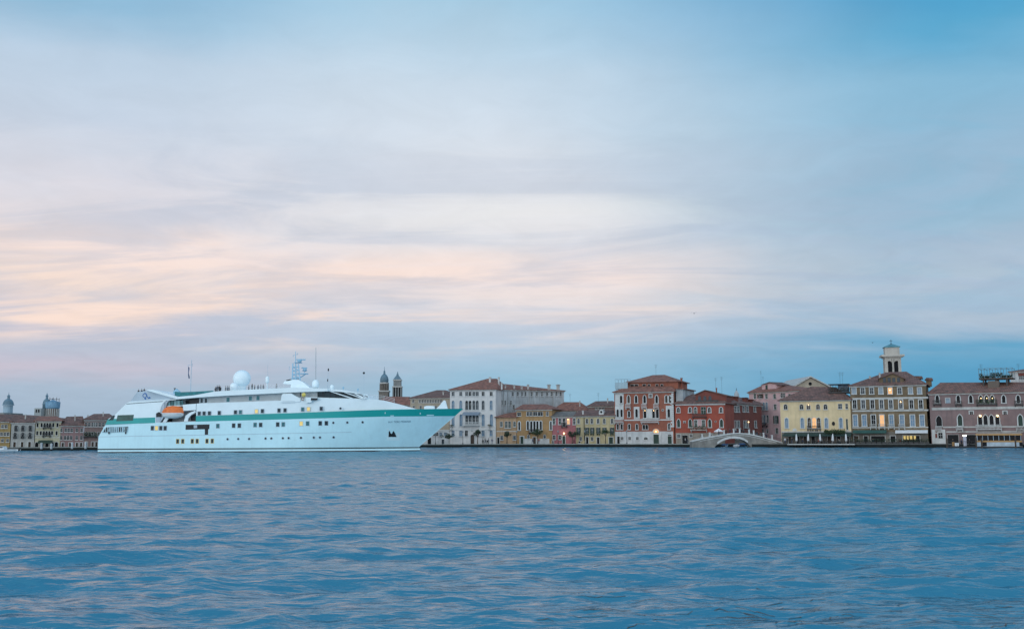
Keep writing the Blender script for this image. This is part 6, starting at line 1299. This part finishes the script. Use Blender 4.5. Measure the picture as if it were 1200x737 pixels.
# ================================================================== PEOPLE ON THE SHIP
for i, (px, py, t) in enumerate(((252.6, 459, 'black'), (254.4, 458.8, 'navy'), (256.6, 458.6, 'black'), (258.2, 458.4, 'black'), (264.2, 458.4, 'black'), (266.6, 458.2, 'navy'), (268.4, 458.2, 'black'), (291.6, 457.2, 'grey'), (295.4, 457, 'black'), (298.4, 456.9, 'black'), (302.4, 456.7, 'navy'), (305.6, 456.5, 'black'), (308.4, 456.4, 'black'), (324, 455.7, 'grey'))):
    y = -4.6+.5*(i % 3); p = at_depth(px, YC+y, py); person((p.x, YC+y, p.z-.55+(.3 if i in (1, 2, 8) else 0)), i*1.3, 'passenger in %s on the top deck %s' % (t, 'near the after wind break' if i < 4 else 'beside the small radome' if i < 7 else 'forward of the large radome'), 'stand', t, 'black', group='passengers on the top deck')
for px, py in ((162.4, 460.2), (166, 459.9), (169, 459.2)): p = at_depth(px, YC-2, py); person((p.x, YC-2, p.z-.9), 0.6, 'person on the top of the ship stern', 'stand', 'black', 'black', group='people on the ship stern')
# ================================================================== BIRDS, FLOATING WEED
def bird(px, py, Y, s_, label):
    p = at_depth(px, Y, py); mb = MB(); mb.lathe((0, 0, 0), [(.02, -.2), (.07, -.1), (.08, .05), (.05, .18), (.01, .26)], 8)
    mb.v = [(v[2], v[1], v[0]) for v in mb.v]
    for q in (-1, 1): mb.add([(-.06, 0, .03), (.08, 0, .03), (.05, q*.35, .16), (-.07, q*.35, .16), (0, q*.75, .06), (.05, 0, .05)], [(0, 1, 2, 3), (3, 2, 4)])
    o = mb.build('bird', m_iron); o.location = p; o.scale = (s_,)*3; o.rotation_euler = (0, 0, 1.2); tag(o, label, 'bird')
bird(813.3, 367.2, 220, 1.3, 'tiny dark bird in the sky above the orange brick palace'); bird(1022.6, 401.4, 220, 1.3, 'tiny dark bird left of the white bell tower')
wd = MB(); rnd = random.Random(3)
def weed(px, py, L_, a):
    r_ = ray(px, py); t = -CAMH/r_.z; x, y = r_.x*t, r_.y*t; n = 5; pts = []
    for i in range(n+1): s_ = i/n-.5; pts.append(Vector((x+cos(a)*s_*L_+.03*rnd.gauss(0, 1), y+sin(a)*s_*L_+.05*rnd.gauss(0, 1), 0)))
    for u, v in zip(pts, pts[1:]): 
        d_ = (v-u).normalized(); nrm = Vector((-d_.y, d_.x, 0))*rnd.uniform(.006, .016); wd.add([u-nrm, v-nrm, v+nrm, u+nrm], [(0, 1, 2, 3)])
for i in range(95):
    if rnd.random() < .62: px = rnd.uniform(690, 1180); py = 715+rnd.gauss(0, 11)+(px-900)*.01
    else: px = rnd.uniform(560, 1200); py = rnd.uniform(640, 735)
    if py > 736: continue
    weed(px, py, rnd.uniform(.3, 1.3), rnd.gauss(.0, .22))
wo_ = wd.build('floating_weed', mat('brown_weed', (.13, .10, .08), .6, .3, 3)); tag(wo_, kind='stuff')
# drape the weed on the waves
wm = bpy.data.objects['water']; dg = bpy.context.evaluated_depsgraph_get(); dg.update()
from mathutils.bvhtree import BVHTree
wmv = np.empty(len(wm.data.vertices)*3); wm.data.vertices.foreach_get('co', wmv); wmv = wmv.reshape(-1, 3)
sel = (wmv[:, 1] > 14) & (wmv[:, 1] < 60) & (abs(wmv[:, 0]) < 34)
from mathutils.kdtree import KDTree
ids = np.nonzero(sel)[0]; kd = KDTree(len(ids))
for j in ids: kd.insert((wmv[j, 0], wmv[j, 1], 0), int(j))
kd.balance()
for v in wo_.data.vertices:
    r4 = kd.find_n((v.co.x, v.co.y, 0), 4); ws = [1/(d+.01) for _, _, d in r4]; v.co.z = sum(wmv[i, 2]*w for (_, i, _), w in zip(r4, ws))/sum(ws)+.012
